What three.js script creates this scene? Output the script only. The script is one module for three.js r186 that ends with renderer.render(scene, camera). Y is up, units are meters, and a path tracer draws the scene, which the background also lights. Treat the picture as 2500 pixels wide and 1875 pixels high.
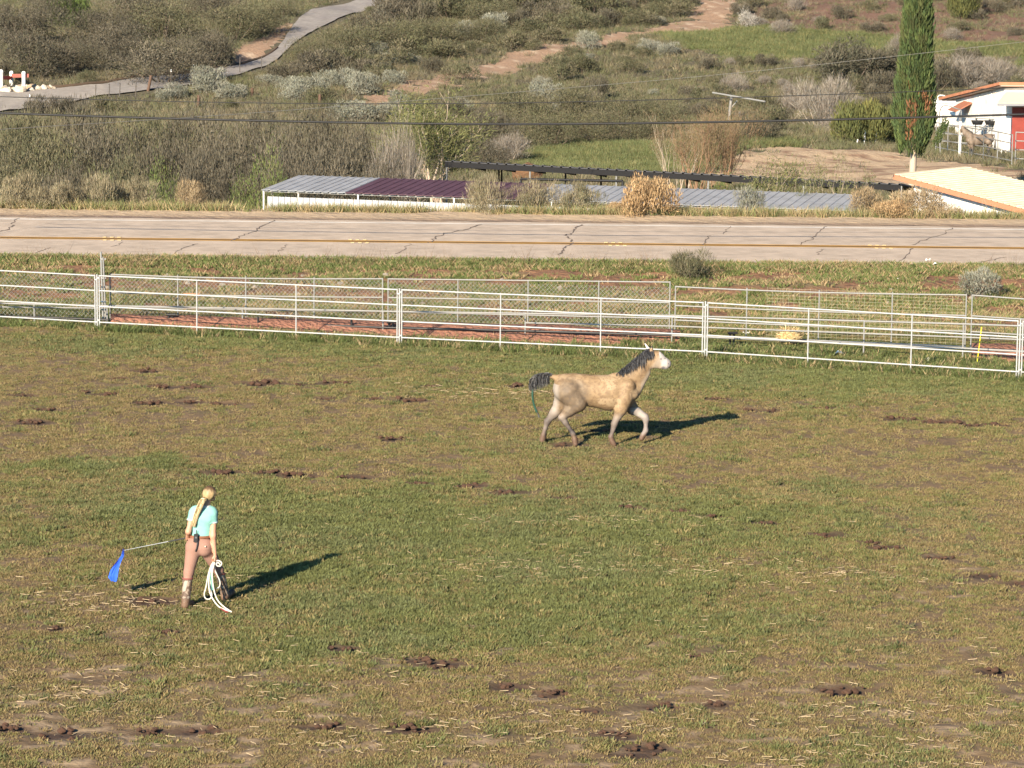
import * as THREE from 'three';
import { Sky } from 'three/addons/objects/Sky.js';
import { mergeGeometries } from 'three/addons/utils/BufferGeometryUtils.js';

// ---------------------------------------------------------------- camera, sky, sun, exposure
const scene = new THREE.Scene();
const FOCAL = 8000, PITCH = Math.atan(1187.5 / FOCAL), ROLL = 0.6 * Math.PI / 180, EYE = 10.05;
const camera = new THREE.PerspectiveCamera(2 * Math.atan(937.5 / FOCAL) * 180 / Math.PI, 4 / 3, 0.5, 4000);
camera.rotation.order = 'YXZ';
camera.rotation.set(-PITCH, 0, ROLL);
camera.position.set(0, EYE, 0);
camera.updateMatrixWorld(true);
scene.add(camera);

const SUN = new THREE.Vector3(-0.98, 1, 2.15).normalize();
const sky = new Sky(); sky.name = 'sky'; sky.scale.setScalar(3500);
sky.userData = { kind: 'structure', label: 'clear pale blue afternoon sky above the valley', category: 'sky' };
Object.assign(sky.material.uniforms.sunPosition.value, SUN);
sky.material.uniforms.turbidity.value = 4; sky.material.uniforms.rayleigh.value = 1.1;
sky.material.uniforms.mieCoefficient.value = 0.004; sky.material.uniforms.cloudCoverage && (sky.material.uniforms.cloudCoverage.value = 0);
scene.add(sky);
scene.environmentIntensity = 0.12;
const sun = new THREE.DirectionalLight(new THREE.Color().setRGB(1, 0.83, 0.62), 5);
sun.position.copy(SUN).multiplyScalar(300).add(new THREE.Vector3(0, 0, -90)); sun.target.position.set(0, 0, -90);
sun.castShadow = true; sun.shadow.mapSize.set(4096, 4096);
Object.assign(sun.shadow.camera, { left: -90, right: 90, top: 90, bottom: -90, near: 1, far: 700 });
scene.add(sun, sun.target);
const renderer = new THREE.WebGLRenderer({ antialias: true });
renderer.toneMapping = THREE.LinearToneMapping; renderer.toneMappingExposure = 2.35;
renderer.shadowMap.enabled = true;

// ---------------------------------------------------------------- helpers
const V = (x, y, z) => new THREE.Vector3(x, y, z);
function rng(a) { return () => { a |= 0; a = a + 0x6D2B79F5 | 0; let t = Math.imul(a ^ a >>> 15, 1 | a); t = t + Math.imul(t ^ t >>> 7, 61 | t) ^ t; return ((t ^ t >>> 14) >>> 0) / 4294967296; }; }
const R0 = rng(7);
const lerp = (a, b, t) => a + (b - a) * t, clamp = (v, a = 0, b = 1) => Math.min(b, Math.max(a, v)), sstep = (a, b, v) => { const t = clamp((v - a) / (b - a)); return t * t * (3 - 2 * t); };
function hash2(i, j, s) { let h = Math.imul(i, 374761393) + Math.imul(j, 668265263) + Math.imul(s, 974634721) | 0; h = Math.imul(h ^ h >>> 13, 1274126177); return ((h ^ h >>> 16) >>> 0) / 4294967296; }
function vn(x, y, s = 0) { const i = Math.floor(x), j = Math.floor(y), u = x - i, v = y - j, a = u * u * (3 - 2 * u), b = v * v * (3 - 2 * v); return lerp(lerp(hash2(i, j, s), hash2(i + 1, j, s), a), lerp(hash2(i, j + 1, s), hash2(i + 1, j + 1, s), a), b); }
function fbm(x, y, s = 0, o = 4) { let f = 0, a = .5, n = 0; for (let k = 0; k < o; k++) { f += a * vn(x, y, s + k); n += a; x *= 2.03; y *= 2.03; a *= .5; } return f / n; }
function vn3(x, y, z, s = 0) { const k = Math.floor(z), w = z - k, c = w * w * (3 - 2 * w); return lerp(vn(x, y, s + k * 17), vn(x, y, s + k * 17 + 17), c); }
// a sight line through a point of the 2500 x 1875 picture, used to survey where things stand
function sight(px, py) { return V((px - 1250) / FOCAL, -(py - 937.5) / FOCAL, -1).applyQuaternion(camera.quaternion); }
function level(px, py, y = 0) { const d = sight(px, py); return d.multiplyScalar((y - EYE) / d.y).add(V(0, EYE, 0)); }
function atDepth(px, py, depth) { const d = sight(px, py); return d.multiplyScalar(-depth / d.z).add(V(0, EYE, 0)); }
const PROFILE = [[-60, 0], [78, 0], [80, .06], [85.4, .56], [86, .6], [98.6, .6], [100, .35], [103.6, -2.1], [110, -2.5], [130, -3.2], [170, -3.8], [204, -4], [216, -3.8], [232, -3], [260, -1.2], [300, 1.5], [400, 10], [600, 30], [900, 50], [2600, 70]];
function T(x, z) {
  const d = -z; let y = 0;
  for (let i = 1; i < PROFILE.length; i++) if (d <= PROFILE[i][0]) { const [a, b] = PROFILE[i - 1], [c, e] = PROFILE[i]; y = lerp(b, e, clamp((d - a) / (c - a))); break; }
  if (d > 78 && d < 86) y += (fbm(x * .7, d * .7, 3) - .5) * .3 * sstep(78, 80, d) * sstep(86, 84, d);
  if (d > 99) { const w = sstep(100, 130, d); y += (fbm(x * .07, d * .07, 5) - .5) * 1.1 * w + (fbm(x * .3, d * .3, 9) - .5) * .3 * w; const hill = sstep(225, 330, d); y += hill * (sstep(8, 60, x) * 3 + (fbm(x * .03, d * .03, 11) - .5) * 5 * hill); }
  return y;
}
function onT(px, py) { const d = sight(px, py); d.multiplyScalar(-1 / d.z); let lo = 99, hi = 0; for (let t = 99; t < 1200; t += 1) { if (EYE + d.y * t < T(d.x * t, -t)) { hi = t; lo = t - 1; break; } } for (let k = 0; k < 12; k++) { const m = (lo + hi) / 2; if (EYE + d.y * m < T(d.x * m, -m)) hi = m; else lo = m; } const p = d.clone().multiplyScalar(hi); p.y = T(p.x, p.z); return p; }
const names = {};
function numbered(n) { const k = names[n] = (names[n] ?? -1) + 1; return k ? n + '_' + String(k).padStart(3, '0') : n; }
function tag(o, label, category, group, kind) { o.userData.label = label; if (category) o.userData.category = category; if (group) o.userData.group = group; if (kind) o.userData.kind = kind; return o; }
function shade(o) { o.castShadow = o.receiveShadow = true; return o; }
function thing(name, label, category, pos, group, kind) { const o = new THREE.Group(); o.name = numbered(name); o.position.copy(pos); tag(o, label, category, group, kind); scene.add(o); return o; }
function part(parent, name, geo, mat) { const m = shade(new THREE.Mesh(geo, mat)); m.name = name; parent.add(m); return m; }
// geometry given in world coordinates, stored relative to the thing's base
function wpart(t, name, geo, mat) { geo.translate(-t.position.x, -t.position.y, -t.position.z); return part(t, name, geo, mat); }
function solo(name, geo, mat, label, category, group, kind) { const m = shade(new THREE.Mesh(geo, mat)); m.name = numbered(name); scene.add(m); if (label) tag(m, label, category, group, kind); else if (kind) m.userData.kind = kind; return m; }
function rod(a, b, r, seg = 7, r2 = r) { const d = b.clone().sub(a), l = d.length(), g = new THREE.CylinderGeometry(r2, r, l, seg); g.translate(0, l / 2, 0); g.applyQuaternion(new THREE.Quaternion().setFromUnitVectors(V(0, 1, 0), d.normalize())); return g.translate(a.x, a.y, a.z); }
function bar(a, b, w, h) { const d = b.clone().sub(a), l = d.length(), g = new THREE.BoxGeometry(w, h, l); const q = new THREE.Quaternion().setFromRotationMatrix(new THREE.Matrix4().lookAt(b, a, V(0, 1, 0))); g.applyQuaternion(q); const m = a.clone().add(b).multiplyScalar(.5); return g.translate(m.x, m.y, m.z); }
const merge = gs => mergeGeometries(gs.map(g => g.index ? g.toNonIndexed() : g));
function tubePath(pts, r, seg = 40, rad = 6) { return new THREE.TubeGeometry(new THREE.CatmullRomCurve3(pts), seg, r, rad); }
const lin = (r, g, b) => new THREE.Color().setRGB(r, g, b);
function mat(r, g, b, o = {}) { return new THREE.MeshStandardMaterial({ color: lin(r, g, b), roughness: .85, ...o }); }
function noiseTex(size, fn, srgb) { const a = new Uint8Array(size * size * 4); for (let j = 0; j < size; j++) for (let i = 0; i < size; i++) { const c = fn(i / size, j / size), o = (j * size + i) * 4; a[o] = clamp(c[0]) * 255; a[o + 1] = clamp(c[1]) * 255; a[o + 2] = clamp(c[2]) * 255; a[o + 3] = 255; } const t = new THREE.DataTexture(a, size, size); t.magFilter = THREE.LinearFilter; t.minFilter = THREE.LinearMipmapLinearFilter; t.generateMipmaps = true; t.wrapS = t.wrapT = THREE.RepeatWrapping; if (srgb) t.colorSpace = THREE.SRGBColorSpace; t.needsUpdate = true; return t; }
function tileFbm(u, v, n, s, o = 4) { let f = 0, a = .5, w = 0; for (let k = 0; k < o; k++) { const i = u * n, j = v * n, x = Math.floor(i), y = Math.floor(j), p = i - x, q = j - y, A = p * p * (3 - 2 * p), B = q * q * (3 - 2 * q), H = (c, d) => hash2((c + n) % n, (d + n) % n, s + k); f += a * lerp(lerp(H(x, y), H(x + 1, y), A), lerp(H(x, y + 1), H(x + 1, y + 1), A), B); w += a; n *= 2; a *= .5; } return f / w; }
// grain shared by earth, asphalt, plaster: mid grey 0.75 to 1
const grainTex = noiseTex(512, (u, v) => { const a = .62 + .45 * tileFbm(u, v, 8, 1, 6) + .3 * (hash2(u * 512 | 0, v * 512 | 0, 3) - .5); return [a, a, a]; });
const bumpTex = noiseTex(512, (u, v) => { const a = tileFbm(u, v, 16, 5, 5); return [a, a, a]; });

// ---------------------------------------------------------------- ground: classes of land
const poly = pts => pts.map(([a, b]) => { const p = onT(a, b); return [p.x, p.z]; });
function inside(P, x, z) { let c = false; for (let i = 0, j = P.length - 1; i < P.length; j = i++) { const [a, b] = P[i], [d, e] = P[j]; if ((b > z) !== (e > z) && x < (d - a) * (z - b) / (e - b) + a) c = !c; } return c; }
const lanePoly = poly([[-80, 228], [0, 214], [130, 210], [260, 200], [450, 176], [600, 150], [660, 120], [695, 78], [715, 48], [780, 15], [860, 0], [900, -30], [1010, -26], [930, 18], [860, 42], [800, 70], [745, 100], [705, 132], [640, 176], [470, 218], [270, 245], [130, 275], [0, 290], [-80, 310]]);
const trackPoly = poly([[820, 262], [1060, 186], [1330, 108], [1560, 72], [1690, 40], [1700, -30], [1830, -30], [1790, 40], [1770, 72], [1600, 82], [1420, 128], [1240, 176], [1000, 235], [880, 262]]);
const yardPoly = poly([[1795, 372], [1900, 362], [2120, 366], [2300, 392], [2520, 420], [2520, 470], [1700, 450], [1780, 405]]);
const meadowPoly = poly([[1580, 82], [1850, 66], [2210, 92], [2520, 105], [2520, 140], [2200, 128], [1900, 152], [1700, 118]]);
const moundPoly = poly([[1265, 395], [1290, 368], [1400, 352], [1580, 348], [1760, 352], [1900, 345], [1960, 352], [1960, 362], [1795, 366], [1760, 400], [1700, 425], [1300, 425]]);
const bankPoly = poly([[575, 158], [640, 140], [690, 95], [716, 62], [706, 52], [660, 78], [600, 108], [560, 140]]);
function landClass(x, z) {
  const d = -z;
  if (d < 100.5) return 'bank';
  const u = x + (fbm(x * .5, z * .5, 21) - .5) * 3, w = z + (fbm(x * .5, z * .5, 31) - .5) * 7;
  if (inside(trackPoly, u, w)) return 'dirt_track';
  if (inside(yardPoly, u, w)) return 'dirt_yard';
  if (inside(bankPoly, x, lerp(z, w, .2))) return 'dirt_track';
  if (inside(meadowPoly, u, w) || inside(moundPoly, u, w)) return 'meadow';
  return 'hill';
}
const AX0 = -20, AX1 = 20, AD0 = 30, AD1 = 77.8;
function range(a, b, s) { const r = []; const n = Math.max(1, Math.round((b - a) / s)); for (let i = 0; i < n; i++) r.push(a + (b - a) * i / n); return r; }
const gx = [...range(-1500, -400, 300), ...range(-400, -100, 60), ...range(-100, -60, 8), ...range(-60, AX0, 1), ...range(AX0, AX1, .5), ...range(AX1, 60, 1), ...range(60, 100, 8), ...range(100, 400, 60), ...range(400, 1500, 300), 1500];
const gd = [...range(-300, -20, 70), ...range(-20, AD0, 10), ...range(AD0, AD1, 8), ...range(AD1, 86, .4), 86, ...range(86.0001, 98.6, 3.2), ...range(98.6, 106, .5), ...range(106, 215, .9), ...range(215, 330, 1.1), ...range(330, 420, 10), ...range(420, 1000, 60), ...range(1000, 2600, 400), 2600];
{
  const W = gx.length, pos = [], uv = [], cls = {};
  const jit = (i, d) => (Math.abs(gx[i]) < 60 && d > 100 && d < 330 && gx[i] !== AX0 && gx[i] !== AX1) ? 1 : 0;
  for (let j = 0; j < gd.length; j++) for (let i = 0; i < W; i++) { const q = jit(i, gd[j]); const x = gx[i] + (hash2(i, j, 1) - .5) * .5 * q, d = gd[j] + (hash2(i, j, 2) - .5) * .6 * q; pos.push(x, T(x, -d), -d); uv.push(x, d); }
  for (let j = 0; j < gd.length - 1; j++) for (let i = 0; i < W - 1; i++) {
    const x = (gx[i] + gx[i + 1]) / 2, d = (gd[j] + gd[j + 1]) / 2;
    if (x > AX0 && x < AX1 && d > AD0 && d < AD1) continue;
    const a = j * W + i, b = a + 1, c = a + W, e = c + 1;
    for (const t of [[a, b, c], [b, e, c]]) { const cx = (pos[t[0] * 3] + pos[t[1] * 3] + pos[t[2] * 3]) / 3, cz = (pos[t[0] * 3 + 2] + pos[t[1] * 3 + 2] + pos[t[2] * 3 + 2]) / 3; (cls[Math.abs(cx) > 100 || cz < -420 || cz > -77 ? 'hill' : landClass(cx, cz)] ??= []).push(t); }
  }
  const pal = {
    bank: (x, d) => { const n = fbm(x * .9, d * 1.3, 41), m = fbm(x * 4, d * 4, 43); return n > (d < 81.5 ? .56 : .48) ? [.17 + .09 * m, .085 + .05 * m, .042 + .03 * m] : [.11 + .08 * m, .085 + .06 * m, .042 + .03 * m]; },
    hill: (x, d) => { const n = fbm(x * .16, d * .16, 45), m = fbm(x * 2, d * 2, 47), red = sstep(14, 26, x) * sstep(246, 262, d); const a = lerp(.09, .13, n) * (.7 + .6 * m); return [a * lerp(1, 1.5, red), a * lerp(.86, .85, red), a * lerp(.5, .58, red)]; },
    dirt_track: (x, d) => { const m = fbm(x * 3, d * 3, 49), s = hash2(x * 9 | 0, d * 9 | 0, 4) > .86 ? .16 : 0; return [.31 + .1 * m + s, .2 + .07 * m + s, .125 + .05 * m + s * .8]; },
    dirt_yard: (x, d) => { const m = fbm(x * .8, d * 2.5, 51); return m < .42 ? [.27, .165, .1] : [.46 + .12 * m, .33 + .1 * m, .21 + .06 * m]; },
    meadow: (x, d) => { const m = fbm(x * 1.3, d * 1.3, 53); return [.075 + .05 * m, .10 + .05 * m, .025 + .02 * m]; },
  };
  const nm = { bank: 'road_bank', hill: 'hill', dirt_track: 'dirt_track', dirt_yard: 'dirt_yard', meadow: 'meadow' };
  const lb = { bank: ['grassy red earth bank below the paved road', 'bank'], hill: ['scrubby brown hillside rising behind the sheds', 'hill'], dirt_track: ['stony reddish dirt track climbing the hillside', 'dirt track'], dirt_yard: ['bare trampled dirt yard beside the cypress', 'yard'], meadow: ['bright green grassy clearing on the slope', 'meadow'] };
  for (const k in cls) {
    const map = new Map(), P = [], U = [], C = [], I = [];
    for (const t of cls[k]) for (const v of t) { if (!map.has(v)) { map.set(v, P.length / 3); const x = pos[v * 3], d = -pos[v * 3 + 2]; P.push(x, pos[v * 3 + 1], -d); U.push(x / 2.3, d / 2.3); C.push(...pal[k](x, d)); } I.push(map.get(v)); }
    const g = new THREE.BufferGeometry(); g.setAttribute('position', new THREE.Float32BufferAttribute(P, 3)); g.setAttribute('uv', new THREE.Float32BufferAttribute(U, 2)); g.setAttribute('color', new THREE.Float32BufferAttribute(C, 3)); g.setIndex(I); g.computeVertexNormals();
    solo(nm[k], g, new THREE.MeshStandardMaterial({ vertexColors: true, map: grainTex, bumpMap: bumpTex, bumpScale: .08, roughness: .95 }), ...lb[k], null, 'structure');
  }
}

// ---------------------------------------------------------------- paddock: surface, hoof marks, grass
const hoofPx = [[310, 800, 1], [262, 818, .8], [342, 836, 1.2], [424, 836, 1.3], [560, 828, 1.6], [652, 832, .9], [718, 828, 1.1], [325, 870, 1.1], [410, 868, .9], [480, 872, 1.1], [50, 855, .9], [225, 853, 1.1], [95, 885, .9], [70, 912, 1.3], [185, 846, .7], [705, 862, .8], [800, 862, .8], [880, 865, 1.2], [935, 835, .9], [1118, 833, 1], [485, 1020, 1.2], [575, 1020, 1], [645, 1026, 1.1], [765, 1031, 1], [905, 1045, .8], [1015, 1050, 1], [1100, 1065, 1.1], [1220, 1078, .9], [1360, 1096, .9], [1470, 1105, .7], [1535, 1117, .8], [1652, 1130, .8], [1790, 1157, 1], [1880, 1172, .7], [1915, 1185, 1.1], [2025, 1205, .8], [2130, 1245, .9], [2200, 1262, .8], [1945, 905, 1.1], [2040, 912, 1.4], [2105, 920, .8], [2155, 918, .9], [1670, 888, .9], [1780, 883, .8], [1550, 862, .8], [1610, 885, .7], [845, 948, .9], [330, 1298, 1.2], [740, 1400, .8], [905, 1425, .7], [945, 1434, 1.2], [1195, 1500, .8], [1105, 1485, .9], [1430, 1525, .8], [1260, 1538, .7], [1405, 1615, 1], [1330, 1588, .9], [1370, 1630, .9], [690, 1570, .9], [895, 1575, 1], [130, 1587, 1.1], [20, 1572, .9], [430, 1580, 1], [330, 1580, .8], [1545, 1520, .8], [1820, 1492, 1.1], [2150, 1450, .8], [1510, 1418, .5], [360, 1365, .6], [115, 1357, .7], [1225, 962, 1.2], [1300, 930, 1]];
const hoofs = hoofPx.map(([a, b, s]) => { const p = level(a * 2500 / 2212, b * 2500 / 2212); return { x: p.x, z: p.z, s: s * .27 }; });
// patches of lusher turf [x, distance, half width, half depth, strength], in metres
const lush = [[-2, 75.3, 9, 2.2, .9], [7, 70, 8, 4.2, 1], [0, 51.5, 5.5, 4.2, .7], [1.2, 45.8, 2.8, 2.2, .75], [-2.5, 50, 3, 3.5, .35], [-7.3, 57.4, 1.4, .8, .9], [-5.5, 53, 3, 3, .5], [-2.4, 43.2, 2.2, 1.6, .6], [-3.5, 44.5, 1.6, 2, .35], [3.5, 53.5, 3, 2, .35], [2, 42.6, 1.6, 1, .25], [4.5, 38.3, .7, .9, .5], [-9, 72.6, 5, 1.2, .5], [-1.3, 70.6, 2, .6, .5], [3.3, 61.5, 3, 1, .2], [-1, 39, 1.2, .8, .3], [-.5, 60, 3, 1.5, .2]];
function green(x, d) { let g = .1; const u = x + (fbm(x * .8, d * .5, 61) - .5) * 3, w = d + (fbm(x * .8, d * .5, 71) - .5) * 4; for (const [a, b, c, e, s] of lush) { const q = ((u - a) / c) ** 2 + ((w - b) / e) ** 2; g += s * Math.exp(-q * .9); } return clamp(g + (fbm(x * 1.7, d * 1.1, 81) - .5) * .9 + (fbm(x * 5.5, d * 4, 83, 3) - .5) * .9); }
function litter(x, d) { return sstep(.56, .74, fbm(x * 2.6, d * 4.2, 123) + .14 * sstep(47, 38, d) - .1) * sstep(56, 48, d); } // mats of dead straw in the thin turf near the viewer's end
function soilAt(x, z) { let m = 0; for (const h of hoofs) { const dx = x - h.x, dz = z - h.z; if (dx * dx + dz * dz < .5) m = Math.max(m, 1 - Math.hypot(dx * .75, dz * 1.1) / (h.s * (.8 + .8 * fbm(x * 6, z * 6, 91)))); } return clamp(m * 2); }
{
  const g = new THREE.PlaneGeometry(AX1 - AX0, AD1 - AD0, 300, 370); g.rotateX(-Math.PI / 2); g.translate((AX0 + AX1) / 2, 0, -(AD0 + AD1) / 2);
  const p = g.attributes.position, c = new Float32Array(p.count * 3), e = .01;
  for (let i = 0; i < p.count; i++) {
    const x = p.getX(i), z = p.getZ(i), d = -z, edge = Math.min(1, (x - AX0) / 2, (AX1 - x) / 2, (d - AD0) / 2, (AD1 - d) / 2); let y = 0;
    if (edge > e) { y = (fbm(x * .9, z * .9, 101) - .5) * .07 + (fbm(x * 4, z * 4, 103) - .5) * .05; const s = soilAt(x, z); y -= s * .06 * fbm(x * 7, z * 7, 104); }
    p.setY(i, y * clamp(edge));
    const gr = green(x, d), n = fbm(x * 3, z * 3, 105), s = soilAt(x, z);
    const a = [lerp(.165, .085, gr) * (.7 + .6 * n), lerp(.108, .082, gr) * (.7 + .6 * n), lerp(.055, .03, gr) * (.7 + .6 * n)];
    const lt = litter(x, d) * (.4 + .8 * fbm(x * 9, z * 9, 127)) * (1 - gr * .5); a[0] = lerp(a[0], .36, lt); a[1] = lerp(a[1], .265, lt); a[2] = lerp(a[2], .165, lt);
    c[i * 3] = lerp(a[0], .07, s); c[i * 3 + 1] = lerp(a[1], .037, s); c[i * 3 + 2] = lerp(a[2], .021, s);
  }
  const uv = g.attributes.uv; for (let i = 0; i < uv.count; i++) uv.setXY(i, p.getX(i) / 1.7, p.getZ(i) / 1.7);
  g.setAttribute('color', new THREE.BufferAttribute(c, 3)); g.computeVertexNormals();
  solo('paddock_ground', g, new THREE.MeshStandardMaterial({ vertexColors: true, map: grainTex, bumpMap: bumpTex, bumpScale: .03, roughness: 1 }), 'trampled green and brown turf of the fenced riding paddock', 'ground', null, 'structure');
}
function bladeTuft(seed, n, spread, h, w) {
  const r = rng(seed), P = [];
  for (let i = 0; i < n; i++) { const a = r() * 6.283, q = Math.sqrt(r()) * spread, x = Math.cos(a) * q, z = Math.sin(a) * q, b = r() * 6.283, l = h * (.5 + r() * .7), lean = (.25 + r() * .9) * l, ww = w * (.6 + r() * .8), la = a + (r() - .5) * 2; const cx = Math.cos(b) * ww, cz = Math.sin(b) * ww, tx = x + Math.cos(la) * lean, tz = z + Math.sin(la) * lean; P.push(x - cx, -.01, z - cz, x + cx, -.01, z + cz, tx, l, tz); }
  const g = new THREE.BufferGeometry(); g.setAttribute('position', new THREE.Float32BufferAttribute(P, 3)); g.computeVertexNormals(); return g;
}
const bladeMat = new THREE.MeshStandardMaterial({ color: 0xffffff, roughness: .8, side: THREE.DoubleSide });
function scatter(name, geo, list, label, category, m = bladeMat) {
  const o = new THREE.InstancedMesh(geo, m, list.length), q = new THREE.Object3D(), c = new THREE.Color(); o.name = numbered(name);
  list.forEach((e, i) => { q.position.set(e.x, e.y, e.z); q.rotation.set(e.rx || 0, e.r, e.rz || 0); q.scale.set(e.s, e.s * (e.h || 1), e.s); q.updateMatrix(); o.setMatrixAt(i, q.matrix); o.setColorAt(i, c.setRGB(...e.c)); });
  shade(o); tag(o, label, category, null, 'stuff'); scene.add(o); return o;
}
{
  const lists = [[], [], []], r = rng(11);
  for (let d = 34; d < 77; d += .05) {
    const hw = d * .175 + 2.4, n = Math.round(hw * 2 * .05 * lerp(620, 330, (d - 34) / 43));
    for (let k = 0; k < n; k++) {
      const x = (r() * 2 - 1) * hw, z = -d - r() * .05; if (x < AX0 + .1 || x > AX1 - .1) continue;
      const g = green(x, d), bare = fbm(x * 2.3, d * 1.6, 111), s = soilAt(x, z); if (s > .25 || r() < litter(x, d) * .8 || r() > .4 + g * .85 + (bare - .5) * 1.6) continue;
      const v = .7 + r() * .6, dry = r() > .22 + g * .95, blu = fbm(x * .6, d * .6, 113) > .6 ? .006 : 0;
      const c = dry ? [.168 * v, .126 * v, .053 * v] : [lerp(.12, .1, g) * v, lerp(.112, .112, g) * v, (.033 + blu) * v];
      lists[r() * 3 | 0].push({ x, y: (fbm(x * .9, z * .9, 101) - .5) * .07 + (fbm(x * 4, z * 4, 103) - .5) * .05, z, r: r() * 6.28, s: (.55 + r() * .5 + g * .3) * (.55 + 1.1 * fbm(x * 5, d * 5, 115, 2)), c });
    }
  }
  lists.forEach((l, i) => scatter('paddock_grass', bladeTuft(20 + i, 10, .06, .032, .0105), l, ['short green and olive turf grass covering the paddock', 'low mixed turf blades between the hoof marks', 'fine short paddock grass with dry olive blades'][i], 'grass'));
  const cp = [], r3 = rng(17); for (let k = 0; k < 26000; k++) { const d = 34 + r3() * 43, hw = d * .175 + 1.6, x = (r3() * 2 - 1) * hw, z = -d; if (x < AX0 + .1 || x > AX1 - .1 || soilAt(x, z) > .2) continue; const g = green(x, d); if (r3() > g * 1.4 - .35) continue; const v = .7 + r3() * .55; cp.push({ x, y: (fbm(x * .9, z * .9, 101) - .5) * .07 + (fbm(x * 4, z * 4, 103) - .5) * .05, z, r: r3() * 6.28, s: .7 + r3() * .8, c: r3() < .25 ? [.17 * v, .14 * v, .055 * v] : [.088 * v, .102 * v, .032 * v] }); }
  scatter('turf_clumps', bladeTuft(29, 26, .085, .052, .013), cp, 'slightly taller clover like clumps dotted through the paddock turf', 'grass');
  const st = [], r2 = rng(13), cl = [[-3, 42, 3, 2], [-5, 40.5, 2, 1.2], [.5, 48.6, 2.5, .9], [4, 48.5, 2.5, 1], [3.5, 43, 3, 2.5], [1, 39.5, 3, 1.3], [-2, 38.5, 3, .9], [5, 40, 2, 2], [-4.8, 47, 1, 1.5], [-6, 46, 1.3, 2], [1.5, 52.5, 2, .5], [0, 66.5, 3, 1], [4.5, 37.8, 2, .6], [0, 55, 9, 20]];
  for (let k = 0; k < 2300; k++) { const [a, b, c, e] = cl[r2() * cl.length | 0]; const x = a + (r2() + r2() - 1) * c * 1.3, d = b + (r2() + r2() - 1) * e * 1.3; if (fbm(x * 1.5, d * 1.5, 121) < .42) continue; const v = .8 + r2() * .4; st.push({ x, y: .03 + (fbm(x * .9, -d * .9, 101) - .5) * .07, z: -d, r: (r2() - .5) * 2.6, rx: (r2() - .5) * .3, rz: (r2() - .5) * .3, s: .5 + r2() * 1.1, c: [.40 * v, .31 * v, .19 * v] }); }
  const sg = new THREE.BoxGeometry(.085, .004, .006); scatter('straw', sg, st, 'pale dry straw flecks lying on the turf', 'straw');
}
const soilMat = mat(.075, .038, .022, { roughness: 1, map: grainTex });
function lump(seed, s) { const g = new THREE.IcosahedronGeometry(1, 1), p = g.attributes.position; for (let i = 0; i < p.count; i++) { const x = p.getX(i), y = p.getY(i), z = p.getZ(i), f = .6 + .8 * vn3(x * 1.6 + seed * 7, y * 1.6, z * 1.6, seed); p.setXYZ(i, x * f * s, y * f * s * .7, z * f * s); } g.computeVertexNormals(); return g; }
const clods = [0, 1, 2, 3, 4, 5].map(k => lump(k * 13 + 5, 1));
hoofs.forEach((h, i) => {
  const r = rng(500 + i), n = 5 + (r() * 6 | 0), t = thing('soil_divot', 'small churned patch of dark soil where a hoof broke the turf', 'soil divot', V(h.x, 0, h.z), 'hoof divots in the paddock turf');
  for (let k = 0; k < n; k++) { const m = part(t, 'clod', clods[(i + k) % 6], soilMat); m.scale.setScalar(h.s * (.06 + r() * .14)); m.position.set((r() + r() - 1) * h.s * 1.15, r() * .015, (r() + r() - 1) * h.s * .9); m.rotation.y = r() * 6; }
});
// ---------------------------------------------------------------- county road
const asphaltMat = new THREE.MeshStandardMaterial({ vertexColors: true, map: grainTex, bumpMap: bumpTex, bumpScale: .012, roughness: .9 });
function strip(z0, z1, y, cols, rows, col, x0 = -90, x1 = 90, wob = 0, seed = 0) {
  const P = [], U = [], C = [], I = [];
  for (let j = 0; j <= rows; j++) for (let i = 0; i <= cols; i++) { const x = lerp(x0, x1, i / cols), t = j / rows; let z = lerp(z0, z1, t); if (wob) z += (j === 0 ? 1 : j === rows ? 1 : 0) * (fbm(x * 1.7, j, seed) - .5) * wob; P.push(x, y + (wob && j > 0 && j < rows ? (fbm(x * 2, z * 2, seed + 3) - .5) * .04 : 0), z); U.push(x / 3.1, z / 3.1); C.push(...col(x, z)); }
  for (let j = 0; j < rows; j++) for (let i = 0; i < cols; i++) { const a = j * (cols + 1) + i, b = a + 1, c = a + cols + 1; I.push(a, b, c, b, c + 1, c); }
  const g = new THREE.BufferGeometry(); g.setAttribute('position', new THREE.Float32BufferAttribute(P, 3)); g.setAttribute('uv', new THREE.Float32BufferAttribute(U, 2)); g.setAttribute('color', new THREE.Float32BufferAttribute(C, 3)); g.setIndex(I); g.computeVertexNormals(); return g;
}
const RY = .625;
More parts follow.
